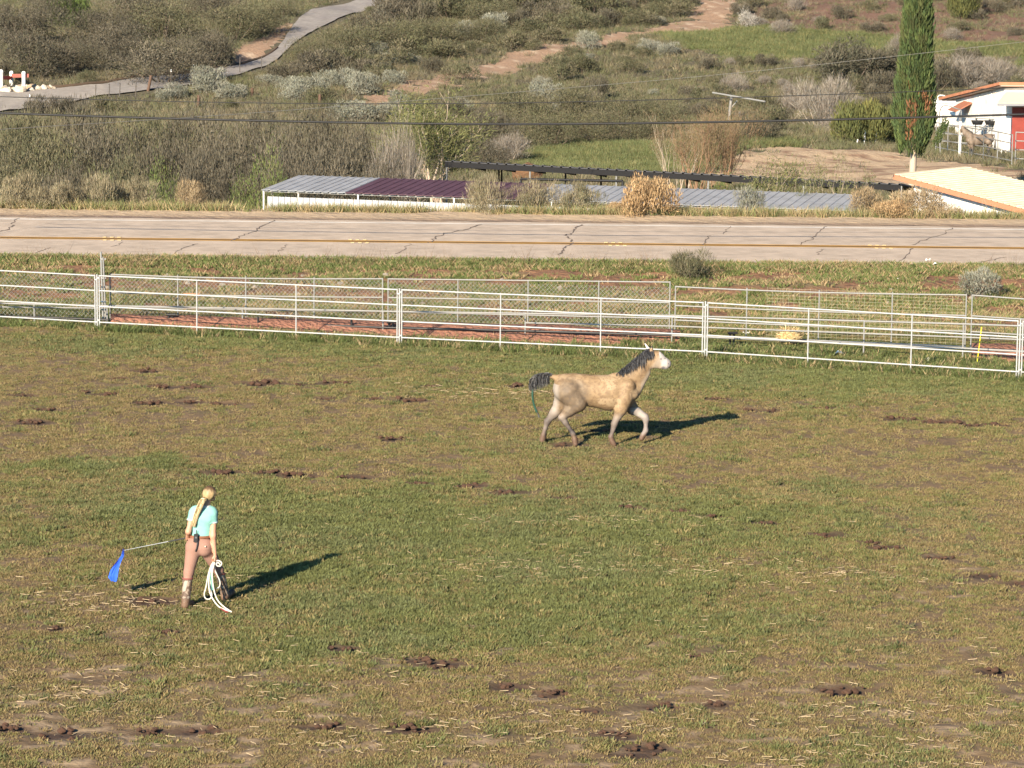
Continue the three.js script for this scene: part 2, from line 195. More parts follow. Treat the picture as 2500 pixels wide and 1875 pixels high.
{
  const road = solo('road', strip(-85.7, -96, RY, 600, 40, (x, z) => { const d = -z, n = fbm(x * .25, d * 3, 131), m = fbm(x * 3, d * 6, 133), w = (Math.exp(-(((d - 91.6) / .5) ** 2)) + Math.exp(-(((d - 93.6) / .5) ** 2)) + Math.exp(-(((d - 87.6) / .5) ** 2))) * -.025; const a = .5 + .05 * (n - .5) + .06 * (m - .5) + w * .8; return [a * 1.1, a * .9, a * .7]; }), asphaltMat, 'sun bleached two lane paved road with a yellow centre line', 'road', null, 'structure');
  const yel = mat(.62, .33, .05, { map: grainTex }), wht = mat(.8, .76, .68, { map: grainTex }), tar = mat(.05, .04, .035), crackMat = mat(.13, .1, .08);
  part(road, 'yellow_line', strip(-89.74, -89.9, RY + .004, 200, 1, () => [1, 1, 1]), yel); part(road, 'yellow_line', strip(-90.1, -90.26, RY + .004, 200, 1, () => [1, 1, 1]), yel); part(road, 'tar_line', strip(-89.93, -90.07, RY + .004, 200, 1, () => [1, 1, 1]), tar);
  part(road, 'edge_line', strip(-95.1, -95.32, RY + .004, 400, 1, () => [1, 1, 1], -90, 90, .06, 3), wht);
  const mk = mat(.5, .42, .24);
  for (const px of [270, 880, 1505, 2140]) { const p = level(px, 590, RY); for (const [dx, dz] of [[-.2, .42], [0, .42], [.2, .42], [-.3, -.35], [-.1, -.35], [.1, -.35]]) { const g = new THREE.BoxGeometry(.1, .012, .1); g.translate(p.x + dx, RY + .012, -90 + dz); part(road, 'lane_marker', g, mk); } }
  const cracks = [[[42, 533], [30, 545], [34, 552], [12, 563], [-8, 566]], [[675, 537], [640, 550], [622, 565], [596, 573], [565, 588]], [[1172, 548], [1130, 562], [1080, 572], [1065, 580], [1045, 593]], [[1420, 548], [1405, 558], [1395, 570], [1380, 576], [1400, 585], [1392, 598], [1375, 610], [1366, 624]], [[1730, 575], [1720, 590], [1715, 598]], [[1786, 552], [1765, 572]], [[2018, 552], [1995, 572], [1980, 585], [1955, 598]], [[2325, 556], [2300, 573], [2255, 585], [2228, 598]], [[2226, 606], [2222, 618], [2195, 637]], [[480, 594], [450, 606], [425, 620]], [[305, 592], [270, 602]], [[1003, 595], [985, 608], [965, 620]], [[2460, 628], [2390, 640]], [[702, 597], [680, 615]], [[2008, 608], [1996, 622]], [[120, 605], [85, 618]]];
  cracks.forEach((c, k) => {
    const r = rng(900 + k), pts = []; const L = c.map(([a, b]) => level(a, b, RY));
    for (let i = 0; i < L.length - 1; i++) for (let t = 0; t < 6; t++) { const p = L[i].clone().lerp(L[i + 1], t / 6); p.x += (r() - .5) * .14; p.z += (r() - .5) * .3; pts.push(p); } pts.push(L[L.length - 1]);
    const P = [], I = []; pts.forEach((p, i) => { const w = (k < 4 ? .02 : .011) * (.5 + r()); P.push(p.x - w, RY + .0045, p.z - w * 2, p.x + w, RY + .0045, p.z + w * 2); if (i) I.push(i * 2 - 2, i * 2 - 1, i * 2, i * 2 - 1, i * 2 + 1, i * 2); });
    const g = new THREE.BufferGeometry(); g.setAttribute('position', new THREE.Float32BufferAttribute(P, 3)); g.setIndex(I); g.computeVertexNormals(); part(road, 'crack', g, crackMat);
  });
  solo('gravel_shoulder', strip(-95.85, -98.9, RY + .008, 500, 14, (x, z) => { const n = fbm(x * .5, z * 4, 141), m = fbm(x * 5, z * 9, 143), f = sstep(96, 97, -z); return [lerp(.27, .52, f) + .2 * (n - .5) + .2 * (m - .5), lerp(.19, .39, f) + .15 * (n - .5) + .15 * (m - .5), lerp(.13, .25, f) + .07 * (n - .5) + .07 * (m - .5)]; }, -90, 90, .5, 7), new THREE.MeshStandardMaterial({ vertexColors: true, map: grainTex, bumpMap: bumpTex, bumpScale: .06, roughness: 1 }), 'dry gravel shoulder along the far road edge', 'shoulder', null, 'structure');
}
// paved lane climbing the hill at upper left
{
  const up = [[-60, 236], [0, 222], [130, 218], [260, 207], [450, 184], [600, 158], [668, 128], [706, 78], [726, 52], [790, 20], [860, 6], [930, -30]], lo = [[-60, 300], [0, 275], [130, 262], [270, 233], [470, 208], [640, 166], [700, 125], [740, 92], [800, 60], [860, 34], [920, 12], [990, -26]];
  const sub = L => new THREE.CatmullRomCurve3(L.map(([a, b]) => onT(a, b))).getPoints(110), A = sub(up), B = sub(lo), P = [], U = [], C = [], I = [], M = 6;
  for (let i = 0; i <= 110; i++) for (let k = 0; k <= M; k++) { const p = A[i].clone().lerp(B[i], k / M); P.push(p.x, T(p.x, p.z) + .1, p.z); U.push(p.x / 3, p.z / 3); const n = fbm(p.x * .7, p.z * .7, 151), e = i < 30 ? .07 : 0; C.push(.3 + .1 * (n - .5) + e, .275 + .1 * (n - .5) + e * .8, .25 + .07 * (n - .5) + e * .5); }
  for (let i = 0; i < 110; i++) for (let k = 0; k < M; k++) { const a = i * (M + 1) + k, b = a + M + 1; I.push(a, b, a + 1, b, b + 1, a + 1); }
  const g = new THREE.BufferGeometry(); g.setAttribute('position', new THREE.Float32BufferAttribute(P, 3)); g.setAttribute('uv', new THREE.Float32BufferAttribute(U, 2)); g.setAttribute('color', new THREE.Float32BufferAttribute(C, 3)); g.setIndex(I); g.computeVertexNormals();
  solo('paved_lane', g, asphaltMat, 'narrow grey paved lane winding up the hill', 'lane', null, 'structure');
  const kg = tubePath(A.slice(18, 62).map(p => V(p.x, T(p.x, p.z) + .12, p.z - .5)), .14, 60, 6);
  solo('lane_berm', kg, mat(.12, .08, .05, { map: grainTex }), 'dark earth edging along the paved lane', 'edging', null, 'structure');
}

// ---------------------------------------------------------------- pipe fences
const pipeMat = new THREE.MeshStandardMaterial({ color: lin(.36, .365, .36), roughness: .55, metalness: .2 });
const pipeDull = new THREE.MeshStandardMaterial({ color: lin(.23, .23, .22), roughness: .6, metalness: .2 });
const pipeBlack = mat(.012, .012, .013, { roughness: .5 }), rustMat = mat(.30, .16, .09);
const wireMat = new THREE.MeshStandardMaterial({ color: lin(.3, .3, .28), roughness: .6, metalness: .2 });
const up = (p, h) => V(p.x, p.y + h, p.z);
function pipePanel(name, label, group, a, b, ha, hb, rails, uprights, o = {}) {
  const t = thing(name, label, 'fence panel', a, group), m = o.mat || pipeMat, r = o.r || .018;
  for (const f of rails) { const s = o.sag || 0, p = up(a, ha * f), q = up(b, hb * f), mid = p.clone().lerp(q, .5); mid.y -= s * f; wpart(t, 'rail', s ? tubePath([p, p.clone().lerp(q, .25).setY(lerp(p.y, q.y, .25) - s * .8 * f), mid, p.clone().lerp(q, .75).setY(lerp(p.y, q.y, .75) - s * .7 * f), q], r, 16, 7) : rod(p, q, r), m); }
  for (const u of uprights) { const p = a.clone().lerp(b, u), h = lerp(ha, hb, u); wpart(t, 'upright', rod(up(p, -.05), up(p, h), r * .95), m); }
  return t;
}
function net(t, name, a, b, y0, y1, pitch, square, m, r = .0038) {
  const L = a.distanceTo(b), H = y1 - y0, gs = [], at = (u, v) => { const p = a.clone().lerp(b, u / L); p.y += y0 + v; return p; };
  if (square) { for (let u = 0; u <= L; u += pitch) gs.push(rod(at(u, 0), at(u, H), r, 3)); for (let v = 0; v <= H; v += pitch * .62) gs.push(rod(at(0, v), at(L, v), r, 3)); }
  else for (let u = -H; u < L; u += pitch) { for (const s of [0, 1]) { const c = [[u, 0], [u + H, H]], lo = Math.max(0, u), hi = Math.min(L, u + H); if (hi - lo < .02) continue; const va = lo - u, vb = hi - u; gs.push(s ? rod(at(lo, H - va), at(hi, H - vb), r, 3) : rod(at(lo, va), at(hi, vb), r, 3)); } }
  return wpart(t, name, merge(gs), m);
}
const J = [[-500, 762], [238, 805], [975, 843], [1720, 878], [2487, 928], [3250, 985]].map(([x, y]) => level(x, y, 0));
const fRails = [.985, .714, .425, .139];
const sideLabel = ['white four rail pipe panel cut by the edge of view, beside the tall pole', 'white four rail pipe panel behind the woman, from tall pole to first clamp joint', 'white four rail pipe panel directly behind the horse', 'white four rail pipe panel with the hay ball behind it', 'white pipe panel cut off at the far right, past the last joint'];
for (let i = 0; i < 5; i++) { const d = J[i + 1].clone().sub(J[i]).normalize(); pipePanel('pipe_panel', sideLabel[i], 'white panels around the paddock', J[i].clone().addScaledVector(d, .055), J[i + 1].clone().addScaledVector(d, -.055), 1.285, 1.285, fRails, [0, 1 / 3, 2 / 3, 1]); }
const jl = ['white connector post at the tall pole', 'white connector post between the woman and the horse', 'white connector post just past the horse head', 'white connector post at the right edge of view'];
for (let i = 1; i < 5; i++) { const t = thing('connector_post', jl[i - 1], 'fence post', J[i], 'posts joining the white panels'); wpart(t, 'post', rod(up(J[i], -.05), up(J[i], 1.3), .02), pipeMat); for (const h of [.18, .22, 1.17, 1.21]) wpart(t, 'clamp', rod(J[i].clone().add(V(h * 10 % 1 > .5 ? -.06 : .01, h, 0)), J[i].clone().add(V(h * 10 % 1 > .5 ? -.005 : .06, h, 0)), .026, 6), pipeMat); }
// rear row with netting
const K = [[-420, 782, 655], [262, 789, 668], [940, 803, 679], [1640, 824, 687], [2362, 856, 718], [3080, 895, 760]].map(([x, y, tp]) => { const p = level(x, y, 0); p.h = (y - tp) / 8000 * -p.z / .985; return p; });
const kl = ['netted pipe panel at the far left behind the white fence', 'chain link pipe panel from the tall pole with rusty rail patches', 'chain link pipe panel below the middle of the road bank', 'pipe panel with square welded wire behind the hay ball', 'pipe panel cut off at the right behind the yellow stick'];
for (let i = 0; i < 5; i++) {
  const a = K[i].clone(), b = K[i + 1].clone(), d = b.clone().sub(a).normalize(); a.addScaledVector(d, .07); b.addScaledVector(d, -.06); const ha = i === 3 ? K[3].h - .1 : K[i].h, hb = i === 4 ? K[5].h - .1 : K[i + 1].h;
  const t = pipePanel('rear_panel', kl[i], 'netted panels behind the paddock', a, b, ha, hb, i === 0 ? [.3] : [.985, .62, .34, .07], i === 0 ? [0, 1] : [0, .25, .5, .75, 1], { mat: pipeDull, r: .018, sag: i === 1 || i === 3 ? .04 : 0 });
  if (i < 3) net(t, 'chain_link', a, b, .1, Math.min(ha, hb) - .03, .1, false, wireMat);
  if (i === 3) net(t, 'welded_wire', a.clone().lerp(b, .32), b, .08, hb - .02, .125, true, mat(.4, .37, .25, { roughness: .6 }), .0031);
  if (i === 4) net(t, 'welded_wire', a, b, .05, hb * .7, .19, true, mat(.05, .05, .05), .004);
  if (i === 1) for (const f of [.62, .34]) wpart(t, 'rust_patch', rod(up(a, ha * f).lerp(up(b, hb * f), .27), up(a, ha * f).lerp(up(b, hb * f), .33), .0195, 7), rustMat);
}
{ const p = level(252, 792, 0), t = thing('tall_pole', 'tall grey double pole rising above the fences', 'pole', p); wpart(t, 'pole', rod(p, V(p.x - .04, 1.72, p.z), .026), pipeDull); wpart(t, 'strap_pole', rod(p.clone().add(V(.07, 0, .02)), V(p.x + .015, 1.6, p.z + .04), .02), pipeDull); for (const h of [.55, 1.1, 1.55]) wpart(t, 'clamp', rod(V(p.x - .05, h, p.z + .02), V(p.x + .08, h, p.z + .02), .014, 6), pipeMat); }
// low inner fence, dark pipes added as the shadow line of the front rails
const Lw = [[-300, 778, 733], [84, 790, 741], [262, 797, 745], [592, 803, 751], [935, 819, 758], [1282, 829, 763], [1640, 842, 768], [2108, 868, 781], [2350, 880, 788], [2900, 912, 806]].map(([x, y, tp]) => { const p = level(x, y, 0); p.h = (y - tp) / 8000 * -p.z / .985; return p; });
const ll = ['low grey pipe rail at far left', 'low grey pipe rail by the tall pole', 'low grey rail over red soil behind the first panel', 'low grey rail with dark pipe added as shadow line ending at the middle joint', 'low grey rail over the brightest red soil', 'low grey rail behind the horse neck', 'low grey rail beside the hay ball', 'low grey rail behind the white scrap', 'low grey rail behind the yellow stick'];
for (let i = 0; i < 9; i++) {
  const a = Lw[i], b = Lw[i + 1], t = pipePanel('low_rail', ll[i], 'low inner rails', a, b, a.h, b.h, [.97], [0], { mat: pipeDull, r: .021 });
  wpart(t, 'bottom_rail_and_shade_line', rod(up(a, a.h * .32), up(b, b.h * .32), .028), i > 5 ? pipeDull : pipeBlack);  // black pipes stand in for shade from the front rails; grey ones are rails
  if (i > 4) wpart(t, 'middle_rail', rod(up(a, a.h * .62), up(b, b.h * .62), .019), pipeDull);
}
for (const [x, y, n, l] of [[412, 800, 2, 'short black clamp posts below the first panel'], [950, 818, 3, 'three short black posts at the middle joint'], [1782, 846, 2, 'black twin bracket post beside the hay ball'], [630, 808, 1, 'single short black post over red soil'], [858, 815, 1, 'single short black post near the middle joint']]) {
  const p = level(x, y, 0), t = thing('black_post', l, 'post', p, 'short black posts'); for (let k = 0; k < n; k++) wpart(t, 'post', rod(p.clone().add(V(k * .085, -.03, 0)), p.clone().add(V(k * .085, .34, 0)), .026), pipeBlack); if (n > 1) wpart(t, 'bracket', rod(p.clone().add(V(-.05, .31, .03)), p.clone().add(V(n * .085, .31, .03)), .03), pipeBlack);
}
{ const redMat = new THREE.MeshStandardMaterial({ color: lin(.36, .165, .105), map: grainTex, bumpMap: bumpTex, bumpScale: .1, roughness: 1 });
  const soil = (pts, label) => { const P = [], U = [], I = []; const n = 40; for (let i = 0; i <= n; i++) for (let k = 0; k < 5; k++) { const u = i / n, a = pts[0].clone().lerp(pts[1], u), b = pts[2].clone().lerp(pts[3], u), p = a.lerp(b, k / 4); P.push(p.x, [.0, .1, .2, .27, .0][k] + (fbm(p.x * 3, k * 1.7, 161) - .5) * .07, p.z); U.push(p.x, p.z); } for (let i = 0; i < n; i++) for (let k = 0; k < 4; k++) { const a = i * 5 + k, b = a + 5; I.push(a, b, a + 1, b, b + 1, a + 1); } const g = new THREE.BufferGeometry(); g.setAttribute('position', new THREE.Float32BufferAttribute(P, 3)); g.setAttribute('uv', new THREE.Float32BufferAttribute(U, 2)); g.setIndex(I); g.computeVertexNormals(); solo('red_soil', g, redMat, label, 'soil', null, 'structure'); };
  soil([level(270, 806), level(1400, 842), level(270, 790), level(1400, 816)], 'low ridge of bare red soil under the rear fence');
  soil([level(1380, 838), level(1660, 846), level(1380, 818), level(1660, 828)], 'small strip of red soil behind the horse');
  soil([level(2372, 880), level(2760, 900), level(2372, 860), level(2760, 880)], 'short red soil strip by the yellow stick');
}

// ---------------------------------------------------------------- sheds beyond the road
const zinc = new THREE.MeshStandardMaterial({ color: lin(.35, .365, .385), roughness: .65, map: grainTex }), purple = new THREE.MeshStandardMaterial({ color: lin(.115, .055, .07), roughness: .55, map: grainTex }), whitePaint = mat(.8, .79, .76, { roughness: .6 }), whiteSheet = new THREE.MeshStandardMaterial({ color: lin(.36, .375, .39), roughness: .65 });
function sheet(o, u, v, L, D, ribs, th, rib = .03, name = 'roof_sheet', m = zinc, t, par) { // ribbed sheet: o corner, u along, v across
  const n = u.clone().cross(v).normalize(); if (n.y < 0) n.negate(); const P = [], I = [], prof = []; const step = L / ribs;
  for (let i = 0; i < ribs; i++) prof.push([i * step, 0], [i * step + step * .72, 0], [i * step + step * .78, rib], [i * step + step * .94, rib]); prof.push([L, 0]);
  for (const [a, h] of prof) for (const k of [0, 1]) { for (const w of [0, D]) { const p = o.clone().addScaledVector(u, a).addScaledVector(v, w).addScaledVector(n, h - k * th); P.push(p.x, p.y, p.z); } }
  const q = (a, b, c, d) => I.push(a, b, c, b, d, c);
  for (let i = 0; i < prof.length - 1; i++) { const a = i * 4, b = a + 4; q(a, b, a + 1, b + 1); q(a + 2, a + 3, b + 2, b + 3); q(a, a + 2, b, b + 2); q(a + 1, b + 1, a + 3, b + 3); } q(0, 1, 2, 3); const e = (prof.length - 1) * 4; q(e, e + 2, e + 1, e + 3);
  const g = new THREE.BufferGeometry(); g.setAttribute('position', new THREE.Float32BufferAttribute(P, 3)); g.setIndex(I); const gg = g.toNonIndexed(); gg.computeVertexNormals(); const uv = new Float32Array(gg.attributes.position.count * 2); for (let i = 0; i < uv.length / 2; i++) { uv[i * 2] = gg.attributes.position.getX(i) / 2; uv[i * 2 + 1] = gg.attributes.position.getZ(i) / 2; } gg.setAttribute('uv', new THREE.BufferAttribute(uv, 2));
  return wpart(t, name, gg, m);
}
{ // long low stall shed
  const A = level(638, 463, .5), B = level(2088, 515, .5), u = B.clone().sub(A).normalize(), L = A.distanceTo(B), v = V(-u.z, 0, u.x).negate(); if (v.z > 0) v.negate(); v.y = .05; v.normalize();
  const base = V(A.x, T(A.x, A.z), A.z), t = thing('stall_shed', 'long low stall shed with grey and purple ribbed roof by the road', 'shed', base), D = 3.7;
  let s = 0; for (const [len, m] of [[1.55, zinc], [1.35, zinc], [1.5, purple], [1.5, purple], [1.6, purple], [1.45, purple], [1.5, zinc], [1.5, zinc], [1.6, zinc], [1.5, zinc], [1.5, zinc], [99, zinc]]) { const l = Math.min(len, L - s); if (l <= .05) break; sheet(A.clone().addScaledVector(u, s), u, v, l - .004, D, Math.max(2, Math.round(l / .3)), .02, .02, 'roof_sheet', m, t); s += l; }
  for (const [w, dy] of [[.12, -.1], [1.9, -.02], [3.55, .06]]) wpart(t, 'purlin', bar(A.clone().addScaledVector(v, w).add(V(0, -.06, 0)), B.clone().addScaledVector(v, w).add(V(0, -.06, 0)), .04, .045), pipeDull);
  for (let k = 0; k <= 6; k++) for (const w of [.12, 3.55]) { const p = A.clone().addScaledVector(u, k * (L - .1) / 6 + .04).addScaledVector(v, w); wpart(t, 'post', rod(V(p.x, T(p.x, p.z) - .1, p.z), V(p.x, p.y - .05, p.z), .03), whitePaint); }
  const front = A.clone().addScaledVector(v, .05); const down = V(0, -1, 0);
  for (let k = 0; k < 15; k++) { const l = (L - .25) / 15, o = front.clone().addScaledVector(u, .2 + k * l).add(V(0, -.22, 0)); sheet(o, u, down, l - .006, 2.4, Math.round(l / .2), .015, .035, 'siding_sheet', whiteSheet, t); }
  net(t, 'chain_link', A.clone().addScaledVector(v, .9).setY(0), A.clone().addScaledVector(v, .9).addScaledVector(u, 5).setY(0), .1, .45, .1, false, wireMat, .006);
}
{ // open pole shed with black edge
  const A = atDepth(1086, 393, 127), B = atDepth(2200, 450, 118.5), u = B.clone().sub(A).normalize(), L = A.distanceTo(B); let v = V(u.z, 0, -u.x); if (v.z > 0) v.negate(); v.y = -.15; v.normalize();
  const t = thing('pole_shed', 'open pole shed with a thin black edged roof on pipe posts', 'shed', V(A.x, T(A.x, A.z), A.z)), bl = mat(.009, .009, .01, { roughness: .95 });
  for (let k = 0; k < 12; k++) sheet(A.clone().addScaledVector(u, k * L / 12), u, v, L / 12 - .004, 3.2, 4, .02, .045, 'roof_sheet', new THREE.MeshStandardMaterial({ color: lin(.075, .075, .08), roughness: .7 }), t);
  wpart(t, 'fascia', bar(A.clone().add(V(0, -.13, .02)), B.clone().add(V(0, -.13, .02)), .05, .2), bl);
  for (let k = 0; k < 14; k++) { const o = A.clone().addScaledVector(u, .2 + k * L / 14.2); wpart(t, 'rafter', bar(o.clone().addScaledVector(v, .08).add(V(0, -.08, 0)), o.clone().addScaledVector(v, 3.1).add(V(0, -.08, 0)), .05, .09), bl); }
  [[1090, 1], [1145, 0], [1180, 0], [1305, 1], [1352, 0], [1403, 0], [1522, 1], [1620, 0], [1747, 1], [1793, 0], [1838, 0], [1974, 1], [2016, 0], [2058, 0], [2212, 1]].forEach(([px, w], i) => { const f = clamp((px - 1086) / 1114), p = A.clone().addScaledVector(u, f * L + .02); if (!w) p.addScaledVector(v, 1.5 + (i % 2) * 1.4); wpart(t, 'post', rod(V(p.x, T(p.x, p.z) - .1, p.z), V(p.x, p.y - .06, p.z), .035), w ? pipeDull : bl); });
}
{ // tan roofed building at the right edge
  const A = atDepth(2184, 424, 113), E = atDepth(2700, 562, 98.9 + 3.5), B = atDepth(2358, 406, 114), u = E.clone().sub(A), L = u.length(); u.normalize(); const v = B.clone().sub(A), D = v.length(); v.normalize();
  const t = thing('tan_roof_barn', 'white building with a tan metal roof and terracotta fascia by the road', 'building', V(A.x, T(A.x, A.z), A.z)), tan = new THREE.MeshStandardMaterial({ color: lin(.78, .66, .47), roughness: .55, map: grainTex });
  for (let k = 0; k < 7; k++) sheet(A.clone().addScaledVector(u, k * L / 7), u, v, L / 7 - .006, D, 5, .03, .018, 'roof_sheet', tan, t);
  const terra = mat(.46, .2, .11);
  wpart(t, 'fascia', bar(A.clone().add(V(0, -.12, 0)).addScaledVector(u, -.05), E.clone().add(V(0, -.12, 0)), .05, .16), terra);
  wpart(t, 'fascia', bar(A.clone().add(V(-.03, -.1, 0)), B.clone().add(V(-.03, -.1, 0)), .05, .12), mat(.03, .03, .03));
  const hz = V(u.x, 0, u.z).normalize(), hv = V(v.x, 0, v.z).normalize();
  const wall = (o, dir, len, top0, top1) => { const s = new THREE.Shape([[0, -4.5], [len, -4.5], [len, top1], [0, top0]].map(a => new THREE.Vector2(...a))), g = new THREE.ExtrudeGeometry(s, { depth: .12, bevelEnabled: false }); g.applyMatrix4(new THREE.Matrix4().makeBasis(dir, V(0, 1, 0), dir.clone().cross(V(0, 1, 0)))); g.translate(o.x, 0, o.z); return g; };
  const o = A.clone().addScaledVector(hz, .75).addScaledVector(hv, .4), f = (u.y / Math.hypot(u.x, u.z)); wpart(t, 'wall', wall(o, hz, L - 1, A.y + .75 * f - .16, E.y - .16), whitePaint);
  wpart(t, 'wall', wall(o.clone().addScaledVector(hv, .13).addScaledVector(hz, .02), hv, D - .8, A.y - .25, B.y - .3), whitePaint);
}
{ // hay stack and dark hitch rail under the pole shed
  const p = onT(1288, 440), hm = new THREE.MeshStandardMaterial({ color: lin(.16, .085, .04), map: grainTex, bumpMap: bumpTex, bumpScale: .1, roughness: 1 }), t = thing('hay_stack', 'rust brown loose hay heap beside the pole shed', 'hay', p);
  const g = new THREE.IcosahedronGeometry(1, 4), a = g.attributes.position; for (let i = 0; i < a.count; i++) { const x = a.getX(i), y = a.getY(i), z = a.getZ(i), f = .85 + .4 * vn3(x * 3, y * 3, z * 3, 4); a.setXYZ(i, x * f * .85, Math.max(-.1, y * f * .75 * (1 - .25 * Math.abs(x))), z * f * .7); } g.computeVertexNormals(); part(t, 'heap', g, hm);
  const q = atDepth(1272, 437, 121), w = atDepth(1520, 442, 119), tr = thing('hitch_rail', 'black pipe hitch rail under the pole shed', 'rail', V(q.x, T(q.x, q.z), q.z)); wpart(tr, 'rail', rod(q, w, .05), pipeBlack); for (const k of [0, .5, 1]) { const o = q.clone().lerp(w, k); wpart(tr, 'post', rod(V(o.x, T(o.x, o.z) - .1, o.z), o, .045), pipeBlack); }
}
// ---------------------------------------------------------------- barn, corral, far structures
const terraRoof = new THREE.MeshStandardMaterial({ color: lin(.5, .21, .11), roughness: .7, map: grainTex }), barnWhite = new THREE.MeshStandardMaterial({ color: lin(.82, .79, .73), roughness: .7, map: grainTex }), redDoor = new THREE.MeshStandardMaterial({ color: lin(.3, .055, .04), roughness: .6, map: grainTex });
function prism(pts, depthVec) { const P = [], I = []; const n = pts.length; for (const p of pts) P.push(p.x, p.y, p.z); for (const p of pts) P.push(p.x + depthVec.x, p.y + depthVec.y, p.z + depthVec.z); for (let i = 1; i < n - 1; i++) { I.push(0, i, i + 1, n, n + i + 1, n + i); } for (let i = 0; i < n; i++) { const j = (i + 1) % n; I.push(i, n + i, j, j, n + i, n + j); } const g = new THREE.BufferGeometry(); g.setAttribute('position', new THREE.Float32BufferAttribute(P, 3)); g.setIndex(I); const h = g.toNonIndexed(); h.computeVertexNormals(); h.setAttribute('uv', new THREE.Float32BufferAttribute(new Array(h.attributes.position.count).fill(0).flatMap((_, i) => [h.attributes.position.getX(i) / 3 + h.attributes.position.getZ(i) / 3, h.attributes.position.getY(i) / 3]), 2)); return h; }
{
  const k = onT(2452, 374), KD = -k.z, Ld = KD + 9, t = thing('white_barn', 'white barn with a terracotta edged sloping roof behind the corral', 'barn', k);
  const Kt = atDepth(2452, 214, KD), Kb = V(Kt.x, -5, Kt.z), Lt = atDepth(2334, 243, Ld), Lb = V(Lt.x, -5, Lt.z), along = V(Kt.x - Lt.x, 0, Kt.z - Lt.z).normalize(), right = V(-along.z, 0, along.x); if (right.x < 0) right.negate();
  const w = right.clone().multiplyScalar(.12);
  wpart(t, 'side_wall', prism([Lb, Kb, Kt, Lt], w), barnWhite);
  wpart(t, 'front_wall', prism([Kb.clone().add(w), Kb.clone().addScaledVector(right, 12), Kt.clone().addScaledVector(right, 12), Kt.clone().add(w)], along.clone().multiplyScalar(-.12)), barnWhite);
  const r0 = Kt.clone().addScaledVector(right, -.5).addScaledVector(along, .5).add(V(0, .34, 0)), slope = Lt.clone().sub(Kt).normalize(), len = Kt.distanceTo(Lt) + 2.4; wpart(t, 'roof', prism([r0, r0.clone().addScaledVector(right, 13), r0.clone().addScaledVector(right, 13).addScaledVector(slope, len), r0.clone().addScaledVector(slope, len)], V(0, -.16, 0)), terraRoof);
  const so = r0.clone().add(V(0, -.17, 0)).addScaledVector(right, .12); wpart(t, 'soffit', prism([so, so.clone().addScaledVector(right, 12), so.clone().addScaledVector(right, 12).addScaledVector(slope, len - .3), so.clone().addScaledVector(slope, len - .3)], V(0, -.06, 0)), mat(.45, .33, .25));
  const vent = atDepth(2430, 230, KD + .9); for (let i = 0; i < 3; i++) wpart(t, 'vent', prism([0, 1, 2, 3].map(q => Lt.clone().lerp(Kt, .74 + i * .035 + (q === 1 || q === 2 ? .025 : 0)).setY(vent.y + (q > 1 ? .45 : 0))), right.clone().multiplyScalar(-.03)), mat(.6, .5, .42));
  for (const f of [.25, .5, .75]) { const a = Lb.clone().lerp(Kb, f), b = Lt.clone().lerp(Kt, f).add(V(0, -.1, 0)); wpart(t, 'batten', bar(a.addScaledVector(right, -.012), b.addScaledVector(right, -.012), .025, .05), barnWhite); }
  // red sliding doors, lean-to roof and gutter on the front
  for (let i = 0; i < 4; i++) { const o = Kb.clone().addScaledVector(right, .5 + i * 1.15).addScaledVector(along, .03); const tp = atDepth(2470, 262, KD).y; wpart(t, 'door_panel', prism([o, o.clone().addScaledVector(right, 1.05), o.clone().addScaledVector(right, 1.05).setY(tp), o.clone().setY(tp)], along.clone().multiplyScalar(.06)), redDoor); wpart(t, 'door_trim', prism([o.clone().addScaledVector(right, 1.04), o.clone().addScaledVector(right, 1.14), o.clone().addScaledVector(right, 1.14).setY(tp), o.clone().addScaledVector(right, 1.04).setY(tp)], along.clone().multiplyScalar(.1)), barnWhite); }
  const e0 = atDepth(2436, 251, KD - 1.6), e1 = e0.clone().addScaledVector(right, 10), b1 = Kt.clone().addScaledVector(right, 10).setY(e0.y + .55), b0 = Kt.clone().addScaledVector(right, .1).setY(e0.y + .55); wpart(t, 'lean_to_roof', prism([e0, e1, b1, b0], V(0, -.08, 0)), new THREE.MeshStandardMaterial({ color: lin(.66, .55, .38), roughness: .6 })); wpart(t, 'gutter', bar(e0.clone().add(V(0, -.1, .05)), e1.clone().add(V(0, -.1, .05)), .14, .14), mat(.25, .25, .26)); wpart(t, 'downpipe', rod(V(e0.x + .3, -4.5, e0.z), V(e0.x + .3, e0.y - .1, e0.z), .04), barnWhite);
  // small awning over a side door
  const aw = Lt.clone().lerp(Kt, .18).setY(atDepth(2318, 262, Ld).y), awr = right.clone().negate(); wpart(t, 'door_awning', prism([aw.clone().addScaledVector(awr, .02).add(V(0, .5, 0)), aw.clone().addScaledVector(along, 1.6).addScaledVector(awr, .02).add(V(0, .5, 0)), aw.clone().addScaledVector(along, 1.6).addScaledVector(awr, 1), aw.clone().addScaledVector(awr, 1)], V(0, -.07, 0)), mat(.3, .12, .07));
  // white trailer
  const q = onT(2312, 352), qd = -q.z + 9, a = atDepth(2284, 252, qd), tr = thing('white_trailer', 'small white flat roofed shed beyond the barn', 'shed', V(a.x, T(a.x, a.z), a.z)); const g = new THREE.BoxGeometry(4, 5, 3); g.translate(a.x + 2, a.y - 2.5, a.z - 1.5); wpart(tr, 'wall', g, barnWhite); const rf = new THREE.BoxGeometry(4.2, .12, 3.2); rf.translate(a.x + 2, a.y + .07, a.z - 1.5); wpart(tr, 'roof', rf, whitePaint); wpart(tr, 'roof_handle', tubePath([V(a.x + .1, a.y + .1, a.z), V(a.x + .15, a.y + .45, a.z), V(a.x + .6, a.y + .42, a.z), V(a.x + .65, a.y + .1, a.z)], .04, 12), whitePaint);
}
